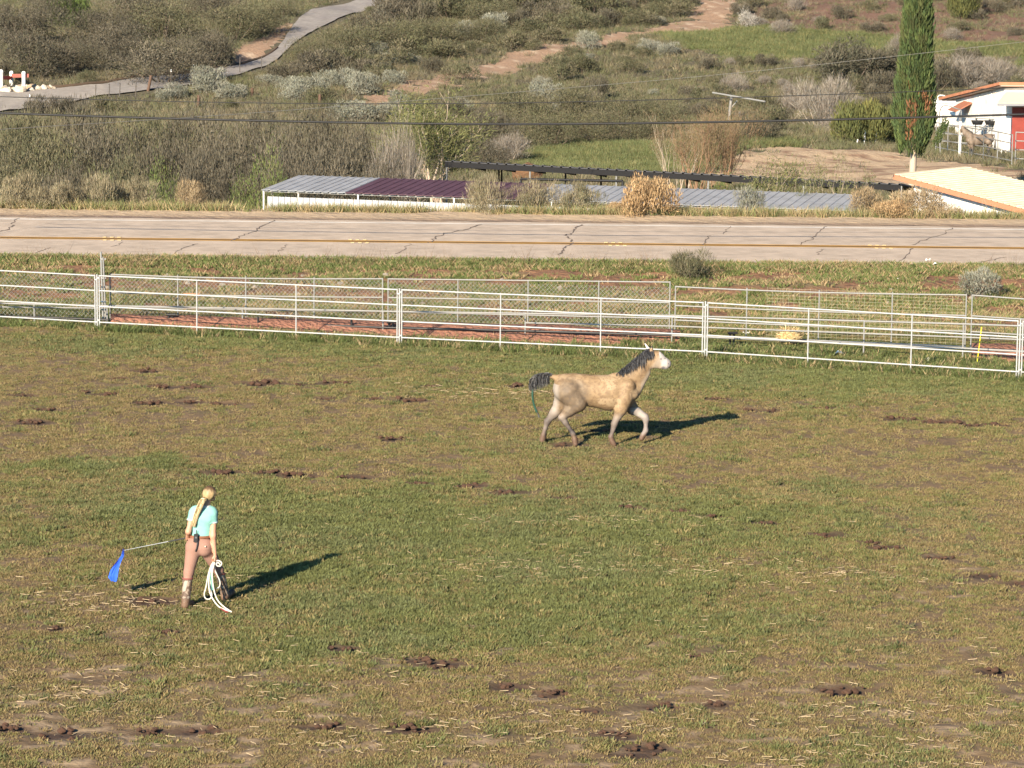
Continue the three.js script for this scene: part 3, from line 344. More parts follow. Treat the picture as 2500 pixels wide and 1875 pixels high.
{ // corral panels round the grey horse
  const q = (px, py) => onT(px, py), pl = [[[2284, 372], [2343, 384], 'corral panel between the cypress and the thick post'], [[2343, 384], [2400, 392], 'corral panel in front of the grey horse chest'], [[2400, 392], [2470, 407], 'corral panel in front of the grey horse hindquarters'], [[2478, 402], [2560, 404], 'corral gate before the red doors']];
  for (const [a, b, l] of pl) { const A = q(...a), B = q(...b); pipePanel('corral_fence', l, 'pipe panels of the far corral', A, B, 1.75, 1.7, [.98, .72, .45, .18], [0, .5, 1], { r: .03, mat: pipeDull }); }
  for (const [a, b, l] of [[[2300, 356], [2380, 362], 'rear corral panel against the white barn wall'], [[2380, 362], [2456, 368], 'rear corral panel behind the grey horse back']]) { const A = q(...a), B = q(...b); pipePanel('corral_fence', l, 'pipe panels of the far corral', A, B, 1.8, 1.8, [.98, .7, .4, .15], [0, .5, 1], { r: .028, mat: pipeDull }); }
  const p = q(2343, 384), t = thing('corral_post', 'thick white corral post with a gate arch', 'post', p); wpart(t, 'post', rod(p, up(p, 2), .08, 8), whitePaint); wpart(t, 'arch', tubePath([up(p, 1.9), V(p.x, p.y + 2.6, p.z), V(p.x - .1, p.y + 2.65, p.z - .5), V(p.x - .9, p.y + 2.7, p.z - 1.5), V(p.x - .9, p.y, p.z - 1.5)], .035, 30), pipeDull);
}
{ // T shaped pole
  const b = onT(1778, 305), d = -b.z, tp = atDepth(1786, 234, d), t = thing('t_pole', 'grey metal T shaped pole among the willow branches', 'pole', b); wpart(t, 'post', rod(up(b, -.2), tp, .1), pipeDull); wpart(t, 'crossarm', rod(atDepth(1740, 226, d), atDepth(1868, 248, d - 3), .06), pipeDull); wpart(t, 'brace', rod(atDepth(1781, 268, d), atDepth(1800, 246, d), .04), pipeDull);
}
// white sign posts with red rails at the lane entrance
{
  const red = mat(.38, .12, .09), P = [[3, 226, 175], [28, 220, 178], [58, 225, 179]], b0 = onT(3, 226), d = -b0.z, t = thing('lane_gateway', 'three white posts joined by red boards at the lane entrance', 'gateway', b0);
  const w = P.map(([x, y, tp], i) => { const b = atDepth(x, y, d + (i === 1 ? 4 : 0)), top = atDepth(x, tp, d + (i === 1 ? 4 : 0)); b.y = Math.min(b.y, T(b.x, b.z)); const m = wpart(t, 'post', rod(b, top, .13, 10), whitePaint); wpart(t, 'post_cap', new THREE.SphereGeometry(.15, 10, 8).translate(top.x, top.y, top.z), whitePaint); return top; });
  wpart(t, 'red_board', bar(w[0].clone().add(V(0, -.4, 0)), w[1].clone().add(V(0, -.35, 0)), .08, .25), red); wpart(t, 'red_board', bar(w[1].clone().add(V(0, -.2, 0)), w[2].clone().add(V(.3, -.15, 0)), .08, .25), red);
  for (const x of [-170, -100]) { const b = atDepth(x, 230, d), m = wpart(t, 'post', rod(b, up(b, 1.9), .13, 10), whitePaint); }
  const rm = [mat(.55, .47, .36, { map: grainTex }), mat(.62, .56, .46, { map: grainTex }), mat(.4, .3, .2, { map: grainTex })], r = rng(77);
  const rocks = [[8, 222, 1], [16, 224, .9], [22, 221, .7], [36, 222, .8], [40, 218, .7], [46, 218, .9], [50, 224, 1.1], [75, 221, .6], [80, 218, 1], [92, 218, .7], [105, 217, .8], [115, 217, .7], [122, 216, .7], [66, 214, .6], [12, 216, .6], [130, 216, .5]];
  rocks.forEach(([x, y, s], i) => { const p = onT(x, y + 3), g = lump(i + 40, .42 * s); g.translate(0, .18 * s, 0); const m = solo('border_rock', g, rm[i % 3], 'pale rounded rock in the border by the lane gateway', 'rock', 'rocks bordering the lane entrance'); m.position.copy(p); });
}
// posts of the wire fence along the lane
{
  const wood = mat(.12, .07, .045, { map: grainTex }), steel = mat(.08, .07, .06), L = [[72, 275, 232, 0, 'thin pale stake pair by the lane mouth'], [233, 245, 207, 0, 'thin stake left of the leaning wood post'], [266, 238, 204, 0, 'thin stake among brush by the lane'], [292, 235, 202, 0, 'thin stake before the leaning wood post'], [331, 235, 196, 0, 'thin stake touching the lane edge'], [360, 222, 184, 1, 'leaning dark wood post beside the lane'], [417, 213, 170, 0, 'white tipped stake at the lane bend'], [472, 200, 157, 0, 'white tipped stake before the dark shrubs'], [520, 191, 150, 0, 'leaning thin stake by the lane'], [585, 181, 139, 0, 'thin stake near the sandy cut'], [638, 172, 138, 0, 'last thin stake where the lane turns'], [615, 236, 215, 1, 'short stout wood post on the slope'], [780, 262, 230, 1, 'split brown wood post at the dirt track foot'], [484, 262, 232, 1, 'short wood post above the grey brush']];
  for (const [x, y, tp, k, l] of L) { const b = onT(x, y), d = -b.z, top = atDepth(x + (k && x === 360 ? 9 : x === 520 ? -10 : 1), tp, d), t = thing(k ? 'wood_post' : 'fence_stake', l, k ? 'post' : 'stake', b, k ? 'wood posts along the lane' : 'stakes of the lane fence'); wpart(t, 'shaft', rod(up(b, -.2), top, k ? .11 : .035, 6), k ? wood : steel); if (x === 417 || x === 472 || x === 72) wpart(t, 'white_tip', rod(top.clone().lerp(b, .12), up(top, .03), .05, 6), whitePaint); }
}
{ const cable = mat(.012, .012, .012, { roughness: .6 }), pale = mat(.34, .32, .27);
  const w = (pts, d0, d1, r, m, l) => { const g = new THREE.CatmullRomCurve3(pts.map(([x, y]) => atDepth(x, y, lerp(d0, d1, (x + 400) / 3300)))); const o = solo('overhead_wire', new THREE.TubeGeometry(g, 120, r, 6), m, l, 'wire', 'overhead wires along the road'); return o; };
  w([[-400, 258], [0, 276], [600, 294], [1200, 303], [1800, 297], [2500, 279], [2900, 264]], 84.5, 84.5, .031, cable, 'thick black overhead cable, lowest of the wires');
  w([[-400, 222], [0, 236], [600, 251], [1200, 252], [1800, 238], [2500, 213], [2900, 194]], 84.5, 84.5, .012, cable, 'thin dark overhead wire above the thick cable');
  w([[-400, 342], [0, 316], [600, 277], [1200, 230], [1800, 178], [2500, 102], [2900, 56]], 84.3, 150, .009, pale, 'thin pale wire rising diagonally to the upper right'); }
// ---------------------------------------------------------------- vegetation
const leafMat = new THREE.MeshStandardMaterial({ vertexColors: true, roughness: .9, side: THREE.DoubleSide });
const woodMat = mat(.17, .13, .1, { roughness: .95 }), paleWood = mat(.42, .34, .26), redWood = mat(.25, .15, .09);
const PAL = {
  tam: [[.086, .074, .05], [.067, .061, .038], [.115, .1, .07], [.053, .047, .032]], olive: [[.084, .084, .04], [.065, .067, .033], [.105, .097, .052], [.12, .105, .064]], dark: [[.062, .058, .038], [.05, .05, .03], [.085, .075, .05]],
  sage: [[.17, .173, .13], [.135, .14, .105], [.215, .21, .165]], dry: [[.25, .185, .105], [.2, .145, .08], [.31, .235, .14]], gold: [[.3, .2, .1], [.23, .15, .075], [.36, .25, .135]], drysage: [[.2, .172, .105], [.16, .135, .085], [.25, .21, .135], [.12, .112, .06]],
  leaf: [[.1, .135, .03], [.075, .105, .026], [.135, .15, .045]], grey: [[.19, .165, .135], [.155, .13, .105], [.22, .195, .16]], juniper: [[.085, .09, .025], [.115, .11, .03], [.065, .075, .022]], willow: [[.105, .112, .036], [.08, .09, .03], [.14, .135, .055]], russet: [[.2, .14, .08], [.16, .11, .065], [.13, .115, .05]], cypress: [[.055, .085, .022], [.042, .066, .02], [.075, .1, .026], [.06, .07, .02]], white: [[.38, .35, .31], [.3, .28, .25], [.2, .19, .16]], pepper: [[.09, .14, .03], [.11, .15, .04], [.07, .1, .025]],
};
function leavesGeo(list) { // list of {p, dir, l, w, c}
  const P = new Float32Array(list.length * 9), C = new Float32Array(list.length * 9), t = V(0, 0, 0), q = V(0, 0, 0);
  list.forEach((e, i) => { t.set(e.n[0], e.n[1], e.n[2]).cross(e.dir).normalize().multiplyScalar(e.w); q.copy(e.p).addScaledVector(e.dir, e.l); const m = e.p.clone().addScaledVector(e.dir, e.l * .35); P.set([e.p.x, e.p.y, e.p.z, m.x + t.x, m.y + t.y, m.z + t.z, q.x, q.y, q.z], i * 9); if (e.two) P.set([e.p.x - t.x, e.p.y - t.y, e.p.z - t.z, e.p.x + t.x, e.p.y + t.y, e.p.z + t.z], i * 9); for (let k = 0; k < 3; k++) C.set(e.c, i * 9 + k * 3); });
  const g = new THREE.BufferGeometry(); g.setAttribute('position', new THREE.BufferAttribute(P, 3)); g.setAttribute('color', new THREE.BufferAttribute(C, 3)); g.computeVertexNormals(); return g;
}
const pick = (a, r) => a[r() * a.length | 0];
function brush(seed, o) {
  const r = rng(seed), cl = [], pal = PAL[o.pal], L = [];
  const K = o.k || 14; for (let i = 0; i < K; i++) { const a = r() * 6.283, q = Math.sqrt(r()) * .72, hgt = Math.sqrt(1 - q * q) * (.25 + r() * .52); cl.push({ c: V(Math.cos(a) * q, hgt, Math.sin(a) * q), r: (.24 + r() * .2) * (o.cr || 1), t: pick(pal, r), v: .8 + r() * .4 }); }
  for (let i = 0; i < o.n; i++) {
    const c = pick(cl, r), d = V(r() * 2 - 1, r() * 1.7 - .7, r() * 2 - 1).normalize(), p = c.c.clone().add(d.clone().multiplyScalar(c.r * (.7 + r() * .38))); if (p.y < .01) { if (K > 20) { if (r() < .7) continue; } p.y = r() * .12; }
    const flat = r() < .55, dn = [d.x, d.y, d.z]; if (flat) d.multiplyScalar(.25);
    const dir = d.multiplyScalar(.8).add(V((r() - .5) * o.j, o.up + (r() - .5) * o.j, (r() - .5) * o.j)).normalize(), t = r() < .7 ? c.t : pick(pal, r), v = c.v * (.75 + r() * .5);
    L.push({ p, dir, n: flat ? dn : [r() - .5, r() - .5, r() - .5], l: o.l * (.5 + r()), w: o.w * (.6 + r() * .8), c: [t[0] * v, t[1] * v, t[2] * v], two: o.two });
  }
  const stems = []; for (let i = 0; i < Math.min(9, K); i++) { const e = cl[i].c; stems.push(rod(V(e.x * .12, -.12, e.z * .12), V(e.x * .9, e.y, e.z * .9), .016, 4, .007)); }
  return { leaves: leavesGeo(L), stems: merge(stems) };
}
const variants = {};
function variant(key, n, o) { if (!variants[key]) { variants[key] = []; for (let i = 0; i < n; i++) variants[key].push(brush(1000 + i * 37 + key.length * 101 + key.charCodeAt(0) * 7, o)); } return variants[key]; }
const KINDS = {
  tam: [6, { pal: 'tam', n: 9000, k: 26, l: .058, w: .013, up: .35, j: .9 }], tamO: [4, { pal: 'olive', n: 9000, k: 26, l: .055, w: .014, up: .3, j: .9 }], hill: [7, { pal: 'olive', n: 3000, k: 12, l: .13, w: .024, up: .6, j: .9 }], hillT: [5, { pal: 'tam', n: 3000, k: 12, l: .14, w: .022, up: .75, j: .8 }], dark: [3, { pal: 'dark', n: 5500, k: 18, l: .1, w: .02, up: .4, j: 1 }],
  sage: [4, { pal: 'sage', n: 3200, k: 14, l: .12, w: .026, up: .6, j: .7 }], dry: [3, { pal: 'dry', n: 5000, k: 15, l: .12, w: .016, up: .5, j: 1.1 }], gold: [2, { pal: 'gold', n: 5500, k: 26, l: .09, w: .026, up: .8, j: .6, cr: .75 }], drysage: [4, { pal: 'drysage', n: 4500, k: 15, l: .14, w: .015, up: 1, j: .8 }], grey: [3, { pal: 'grey', n: 4500, k: 14, l: .2, w: .009, up: .7, j: 1 }], juniper: [2, { pal: 'juniper', n: 7000, k: 20, l: .11, w: .024, up: 1.1, j: .6 }], leaf: [3, { pal: 'leaf', n: 3000, k: 16, l: .055, w: .016, up: .1, j: 1.6 }], white: [1, { pal: 'white', n: 2600, k: 14, l: .1, w: .02, up: .6, j: .9 }], bank: [2, { pal: 'olive', n: 4200, k: 18, l: .15, w: .015, up: .7, j: 1.1 }], pepper: [1, { pal: 'pepper', n: 5000, k: 20, l: .16, w: .012, up: -1.2, j: .5 }],
};
const vr = rng(4242);
function shrubAt(p, w, h, kind, label, group, name = 'shrub', category = 'shrub') {
  const v = pick(variant(kind, KINDS[kind][0], KINDS[kind][1]), vr), t = thing(name, label, category, p, group); t.rotation.y = vr() * 6.283; t.scale.set(w / 2, h, w / 2);
  part(t, 'foliage', v.leaves, leafMat); part(t, 'stems', v.stems, kind === 'grey' || kind === 'dry' ? paleWood : woodMat); return t;
}
const SC = d => 8000 / d / 1.011;
function shrubD(px, d, top, wpx, kind, label, group, name) { const q = atDepth(px, top, d), y = T(q.x, q.z); return shrubAt(V(q.x, y - .05, q.z), wpx / SC(d), q.y - y, kind, label, group, name); }
function shrubP(px, py, top, wpx, kind, label, group, name) { const p = py > 490 ? level(px, py, .58) : onT(px, py), d = -p.z; p.y -= .05; return shrubAt(p, wpx / SC(d), (py - top) / SC(d), kind, label, group, name); }
// tall brush along the gully beyond the road
const ORD = 'first second third fourth fifth sixth seventh eighth ninth tenth eleventh twelfth thirteenth fourteenth fifteenth sixteenth seventeenth eighteenth nineteenth twentieth twenty-first twenty-second twenty-third twenty-fourth twenty-fifth twenty-sixth twenty-seventh twenty-eighth'.split(' ');
const nth = (list, e, text) => text + ', ' + ORD[list.slice().sort((a, b) => a[0] - b[0]).indexOf(e)] + ' from the left';
const gl = 'grey brown feathery shrub in the tall thicket beyond the road', gg = 'tall thicket shrubs left of the sheds';
{ const Q = [[-90, 290, 240, 'tam'], [60, 268, 230, 'tamO'], [200, 250, 220, 'tam'], [345, 243, 230, 'tamO'], [490, 246, 220, 'tam'], [630, 262, 210, 'tam'], [760, 258, 220, 'tam'], [890, 292, 190, 'tam']]; for (const e of Q) { const [x, t, w, k] = e; shrubD(x, 136, t, w * 1.05, k, nth(Q, e, 'grey feathery shrub, back row of the roadside thicket'), gg, 'thicket_shrub'); } }
{ const Q = [[-20, 330, 230, 'tamO'], [120, 312, 220, 'tamO'], [270, 300, 230, 'tam'], [410, 300, 200, 'tam'], [545, 305, 220, 'tam'], [690, 310, 220, 'tam'], [830, 315, 230, 'tam'], [960, 335, 160, 'grey']]; for (const e of Q) { const [x, t, w, k] = e; shrubD(x, 124, t, w * 1.05, k, nth(Q, e, 'grey feathery shrub, middle row of the roadside thicket'), gg, 'thicket_shrub'); } }
{ const Q = [[20, 395, 170, 'tamO'], [150, 372, 190, 'tam'], [300, 362, 190, 'tamO'], [560, 380, 150, 'tam'], [470, 350, 170, 'tam'], [800, 360, 210, 'tam'], [930, 388, 150, 'tam'], [690, 366, 150, 'tam']]; for (const e of Q) { const [x, t, w, k] = e; shrubD(x, 115, t, w, k, nth(Q, e, 'grey feathery shrub, front row of the roadside thicket'), gg, 'thicket_shrub'); } }
for (const [x, t, w, l] of [[395, 376, 110, 'leafy green bush low in the thicket above the tan dome shrub'], [655, 352, 120, 'leafy green vine bush just left of the stall shed'], [250, 410, 90, 'leafy green bush behind the tawny roadside shrub'], [590, 420, 80, 'small leafy green bush at the shed corner']]) shrubD(x, 110.5, t, w, 'leaf', l, null, 'leafy_bush');
// beyond the lane, upper left
const ul = 'large rounded grey olive shrub above the paved lane', ug = 'big shrubs above the lane';
{ const Q = [[70, 190, 70, 250, 'tam'], [190, 180, 95, 190, 'tam'], [400, 200, 92, 330, 'tam'], [300, 150, 60, 240, 'tam'], [500, 165, 60, 190, 'tam'], [250, 100, 20, 220, 'tam'], [60, 110, 10, 260, 'tam'], [400, 95, 5, 240, 'tamO'], [570, 100, 10, 200, 'tamO'], [640, 85, 12, 160, 'tamO'], [130, 60, -30, 200, 'tam'], [520, 50, -30, 180, 'tam'], [690, 45, 0, 110, 'tamO'], [340, 45, -30, 200, 'tam']]; for (const e of Q) { const [x, b, t, w, k] = e; shrubP(x, b, t, w, k, nth(Q, e, 'large rounded grey olive shrub above the paved lane'), ug, 'lane_shrub'); } }
shrubP(170, 60, -40, 110, 'pepper', 'bright green drooping pepper tree at the top left', null, 'pepper_tree');
// between lane and track
const ml = 'olive grey chaparral shrub between the lane and the dirt track', mg = 'chaparral between lane and track';
{ const Q = [[760, 150, 95, 150, 'tamO'], [850, 135, 60, 190, 'tamO'], [950, 125, 45, 210, 'tamO'], [1060, 110, 40, 190, 'tamO'], [1180, 100, 45, 170, 'tamO'], [1010, 135, 88, 180, 'hill'], [1090, 140, 95, 160, 'hill'], [1250, 122, 75, 110, 'hill'], [880, 175, 120, 170, 'hill'], [780, 180, 120, 170, 'hillT'], [700, 195, 150, 130, 'hillT'], [960, 160, 118, 130, 'hill'], [1310, 85, 45, 140, 'hill'], [1420, 75, 35, 140, 'hill'], [1530, 60, 20, 150, 'hill'], [1640, 40, -5, 130, 'hill'], [1330, 50, 0, 160, 'hillT'], [1200, 60, -5, 170, 'tamO'], [1100, 45, -15, 150, 'hill'], [1000, 60, -5, 170, 'hillT'], [1450, 35, -25, 170, 'hill'], [1240, 20, -50, 160, 'hill'], [1020, 20, -50, 170, 'hill'], [1570, 15, -40, 150, 'hill'], [1350, 5, -50, 150, 'hill'], [1160, 130, 100, 90, 'hill'], [900, 90, 30, 150, 'hillT'], [960, 32, -40, 120, 'hillT']]; for (const e of Q) { const [x, b, t, w, k] = e; shrubP(x, b, t, w, k, nth(Q, e, 'olive grey chaparral shrub between the lane and the dirt track'), mg, 'chaparral_shrub'); } }
{ const Q = [[715, 222, 185, 95], [765, 232, 198, 80], [800, 215, 170, 90], [850, 210, 165, 80], [830, 180, 150, 75], [920, 175, 150, 80], [960, 160, 128, 100], [880, 215, 178, 95], [720, 245, 205, 90], [860, 295, 245, 130], [560, 240, 200, 100], [1000, 155, 130, 70], [400, 245, 215, 70], [430, 240, 200, 60], [660, 205, 180, 70], [940, 285, 250, 80]]; for (const e of Q) { const [x, b, t, w] = e; shrubP(x, b, t, w, 'sage', nth(Q, e, 'silvery grey sage bush near the foot of the dirt track'), 'silver sage bushes on the slope', 'sage_bush'); } }
// thicket behind the sheds
const bl2 = 'dense dull green shrub behind the pole shed', bg = 'thicket behind the sheds';
{ const Q = [[1280, 330, 225, 170, 'tamO'], [1400, 325, 205, 190, 'tamO'], [1520, 330, 220, 180, 'tamO'], [1620, 330, 235, 130, 'tamO'], [1340, 360, 270, 170, 'tamO'], [1460, 350, 270, 170, 'tamO'], [1200, 370, 250, 150, 'tam'], [1570, 345, 280, 130, 'tamO'], [1240, 270, 215, 100, 'hill'], [1850, 340, 285, 130, 'dark'], [1880, 320, 260, 110, 'hill'], [1000, 400, 300, 150, 'grey'], [1180, 420, 330, 150, 'tam'], [1240, 400, 330, 120, 'grey'], [1060, 420, 330, 150, 'tam']]; for (const e of Q) { const [x, b, t, w, k] = e; shrubP(x, b, t, w, k, nth(Q, e, 'dense dull shrub behind the pole shed'), bg, 'thicket_shrub'); } }
shrubP(2080, 200, 100, 250, 'dark', 'large dark round shrub on the slope by the cypress', null, 'dark_shrub'); shrubP(2180, 190, 115, 130, 'dark', 'smaller dark shrub touching the cypress', null, 'dark_shrub');
shrubP(2150, 230, 175, 130, 'hillT', 'brown shrub left of the cypress mid trunk', null, 'brown_shrub');
shrubP(1995, 310, 190, 190, 'grey', 'leafless grey twiggy shrub below the dark round shrub', null, 'bare_shrub'); shrubP(2060, 330, 285, 130, 'grey', 'small pale leafless shrub at the yard edge', null, 'bare_shrub');
shrubP(2105, 350, 245, 160, 'juniper', 'olive green upright juniper left of the cypress', null, 'juniper_bush'); shrubP(2160, 345, 255, 120, 'juniper', 'second olive juniper against the cypress', null, 'juniper_bush');
shrubP(2365, 215, 140, 190, 'grey', 'grey leafless brush behind the barn roof', null, 'bare_shrub'); shrubP(2460, 205, 150, 130, 'grey', 'grey leafless brush above the barn ridge', null, 'bare_shrub'); shrubP(2280, 220, 150, 130, 'hillT', 'brown brush right of the cypress', null, 'brown_shrub');
shrubP(1832, 66, 20, 72, 'white', 'whitish round bush beside the dirt track', null, 'white_bush');
shrubP(2355, 45, -30, 90, 'juniper', 'dark olive juniper high on the red slope', null, 'juniper_bush');
shrubP(2498, 165, 130, 40, 'leaf', 'bright green bush at the right edge of the hillside', null, 'leafy_bush');
// roadside shrubs on the far shoulder
const roadside = [[70, 512, 418, 150, 'drysage', 'tawny upright shrub at the left of the far shoulder'], [160, 512, 440, 110, 'drysage', 'tawny brushy shrub next to the leftmost roadside one'], [240, 505, 420, 130, 'drysage', 'greenish dry brush between the tawny and dome shrubs'], [340, 500, 430, 120, 'drysage', 'thin dry brush left of the tan dome shrub'], [466, 512, 438, 92, 'dry', 'tan dome shaped shrub alone on the far shoulder'], [1195, 522, 428, 120, 'drysage', 'tall straw coloured shrub before the purple roof'], [1310, 518, 440, 130, 'drysage', 'pale dry shrub in front of the shed wall'], [1420, 520, 445, 120, 'drysage', 'airy dry shrub left of the golden shrub'], [1580, 530, 418, 170, 'gold', 'big golden tan shrub standing before the grey roof'], [1510, 525, 485, 70, 'gold', 'small golden clump at the foot of the big golden shrub'], [1830, 518, 452, 80, 'sage', 'pale grey shrub over the grey roof'], [2110, 525, 455, 110, 'dry', 'dry tan shrub left of the tan roofed building'], [2240, 530, 452, 150, 'dry', 'wide tan shrub below the terracotta fascia'], [2180, 535, 480, 110, 'gold', 'low golden brush at the road edge'], [2300, 535, 488, 110, 'dry', 'low dry brush before the white wall'], [690, 515, 492, 36, 'leaf', 'tiny green bush at the shed wall foot']];
for (const [x, b, t, w, k, l] of roadside) shrubP(x, b, t, w, k, l, 'roadside shrubs on the far shoulder', 'roadside_shrub');
// on the near bank
{ const p = level(1690, 690, .3); p.y = T(p.x, p.z); shrubAt(p, 125 / SC(-p.z), 75 / SC(-p.z), 'bank', 'grey green straggly bush on the bank above the horse', null, 'bank_bush'); const q = level(2398, 722, .25); q.y = T(q.x, q.z); shrubAt(q, 110 / SC(-q.z), 72 / SC(-q.z), 'sage', 'silvery bush on the bank at the right', null, 'bank_bush'); }
// scattered hillside shrubs
{
  const r = rng(99) , got = [];
  for (let k = 0; k < 4000 && got.length < 280; k++) {
    const d = 206 + Math.pow(r(), .8) * 96, x = (r() * 2 - 1) * d * .185, c = landClass(x, -d); if (c !== 'hill' && !(c === 'meadow' && r() < .04)) continue; if (inside(lanePoly, x, -d)) continue; if (x < -3 && d > 235 && r() < .75) continue; if (x < -15 && r() < .7) continue;
    const s = x > 8 ? .55 + r() * .75 : .6 + r() * 1.1; if (got.some(g => Math.hypot(g[0] - x, (g[1] - d) * .6) < (g[2] + s) * .55)) continue; got.push([x, d, s]);
    const right = x > 12, kind = pick(right ? ['hillT', 'hillT', 'hill', 'grey'] : ['hill', 'hill', 'hillT', 'sage'], r);
    shrubAt(V(x, T(x, -d) - .04, -d), s * 2, s * (.75 + r() * .5), kind, right ? 'low brown scrub bush dotted over the right hillside' : 'low olive scrub bush dotted over the middle hillside', right ? 'scrub bushes on the right hillside' : 'scrub bushes on the middle hillside', 'scrub_bush');
  }
}
// branching trees
function branchTree(seed, o) {
  const r = rng(seed), wood = [], tips = [];
  const grow = (p, dir, len, rad, lev) => { const bend = V((r() - .5) * o.bend, (r() - .5) * o.bend + .08, (r() - .5) * o.bend), mid = p.clone().addScaledVector(dir, len * .5), d2 = dir.clone().add(bend).normalize(), e = mid.clone().addScaledVector(d2, len * .5); wood.push(rod(p, mid, rad, 5, rad * .82), rod(mid, e, rad * .82, 5, rad * .6)); if (lev >= 2) tips.push([mid, d2], [e, d2]); if (lev >= o.lev) return; const n = o.kids[0] + (r() * o.kids[1] | 0); for (let i = 0; i < n; i++) { const q = V(r() - .5, r() * o.rise, r() - .5).normalize(), nd = d2.clone().multiplyScalar(1 - o.spread).addScaledVector(q, o.spread).normalize(); grow(i ? p.clone().lerp(e, .55 + r() * .45) : e, nd, len * (.6 + r() * .25), rad * .58, lev + 1); } };
  for (let i = 0; i < o.trunks; i++) { const a = r() * 6.28; grow(V(Math.cos(a) * o.foot, -.15, Math.sin(a) * o.foot), V(Math.cos(a) * o.lean, 1, Math.sin(a) * o.lean).normalize(), o.len * (.8 + r() * .4), o.rad * (.7 + r() * .5), 0); }
  const L = []; for (const [p, d] of tips) for (let k = 0; k < o.leaves; k++) { const t = pick(PAL[o.pal], r), v = .75 + r() * .5, dir = V((r() - .5) * 1.6, (r() - .5) * 1.2 + o.hang, (r() - .5) * 1.6).add(d).normalize(); L.push({ p: p.clone().add(V((r() - .5) * o.puff, (r() - .5) * o.puff, (r() - .5) * o.puff)), dir, n: [r() - .5, r() - .5, r() - .5], l: o.ll * (.5 + r()), w: o.lw * (.6 + r() * .8), c: [t[0] * v, t[1] * v, t[2] * v] }); }
  return { wood: merge(wood), leaves: leavesGeo(L) };
}
function tree(name, label, p, o, seed, wm = woodMat) { const b = branchTree(seed, o), t = thing(name, label, 'tree', p); b.leaves.computeBoundingBox(); const bb = b.leaves.boundingBox, s = o.h / bb.max.y; t.scale.set(o.wd / Math.max(bb.max.x - bb.min.x, .1), s, o.wd / Math.max(bb.max.z - bb.min.z, .1)); part(t, 'trunk', b.wood, wm); part(t, 'crown', b.leaves, leafMat); return t; }
const treeD = (px, d) => { const q = atDepth(px, 300, d); return V(q.x, T(q.x, q.z), q.z); }, topAt = (px, py, d) => atDepth(px, py, d).y;
{
  let p = treeD(1090, 132); tree('willow_tree', 'yellow green willow rising behind the end of the pole shed', p, { trunks: 3, foot: .25, lean: .25, len: 2.2, rad: .1, lev: 4, kids: [2, 2], spread: .45, rise: .7, bend: .5, leaves: 26, pal: 'willow', hang: -.25, puff: .85, ll: .2, lw: .028, h: topAt(1090, 185, 132) - p.y, wd: 5.4 }, 3, paleWood);
  p = treeD(1000, 128); tree('willow_tree', 'smaller yellow green willow left of the taller one', p, { trunks: 2, foot: .2, lean: .2, len: 1.6, rad: .07, lev: 4, kids: [2, 1], spread: .45, rise: .7, bend: .5, leaves: 18, pal: 'willow', hang: -.2, puff: .6, ll: .18, lw: .025, h: topAt(1000, 262, 128) - p.y, wd: 2.6 }, 5, paleWood);
  p = treeD(1725, 142); tree('bare_willow', 'sparse reddish brown multi stemmed willow near the T pole', p, { trunks: 15, foot: .5, lean: .34, len: 2.2, rad: .045, lev: 4, kids: [2, 2], spread: .32, rise: .9, bend: .35, leaves: 9, pal: 'russet', hang: .1, puff: .7, ll: .2, lw: .017, h: topAt(1725, 222, 142) - p.y, wd: 5.2 }, 8, redWood);
  p = treeD(1660, 150); tree('bare_willow', 'tan twiggy willow left of the T pole', p, { trunks: 9, foot: .4, lean: .35, len: 2, rad: .04, lev: 4, kids: [2, 1], spread: .3, rise: .9, bend: .35, leaves: 12, pal: 'russet', hang: .1, puff: .6, ll: .2, lw: .014, h: topAt(1660, 250, 150) - p.y, wd: 3.4 }, 11, paleWood);
  p = treeD(2030, 106); tree('sapling', 'thin leafy sapling in front of the dirt yard', p, { trunks: 3, foot: .15, lean: .3, len: 1.5, rad: .03, lev: 4, kids: [2, 1], spread: .45, rise: .6, bend: .5, leaves: 15, pal: 'willow', hang: 0, puff: .45, ll: .12, lw: .022, h: topAt(2030, 350, 106) - p.y, wd: 2.6 }, 14, paleWood);
  p = treeD(1925, 107); tree('sapling', 'second leafy sapling left of the first over the grey roof', p, { trunks: 2, foot: .15, lean: .3, len: 1.5, rad: .03, lev: 4, kids: [2, 1], spread: .45, rise: .6, bend: .5, leaves: 20, pal: 'willow', hang: 0, puff: .45, ll: .12, lw: .022, h: topAt(1925, 368, 107) - p.y, wd: 2.3 }, 17, paleWood);
  p = treeD(2390, 101.5); tree('sapling', 'leafless scrub before the white wall at right', p, { trunks: 5, foot: .2, lean: .6, len: 1, rad: .02, lev: 3, kids: [2, 1], spread: .4, rise: .6, bend: .4, leaves: 3, pal: 'dry', hang: 0, puff: .3, ll: .08, lw: .015, h: topAt(2390, 462, 101.5) - p.y, wd: 1.9 }, 19, paleWood);
  p = treeD(1790, 138); tree('leafy_bush', 'green bush at the foot of the reddish willow', p, { trunks: 6, foot: .4, lean: .5, len: 1.3, rad: .04, lev: 3, kids: [2, 1], spread: .4, rise: .6, bend: .4, leaves: 16, pal: 'leaf', hang: 0, puff: .6, ll: .15, lw: .03, h: 2.1, wd: 2.6 }, 23);
}
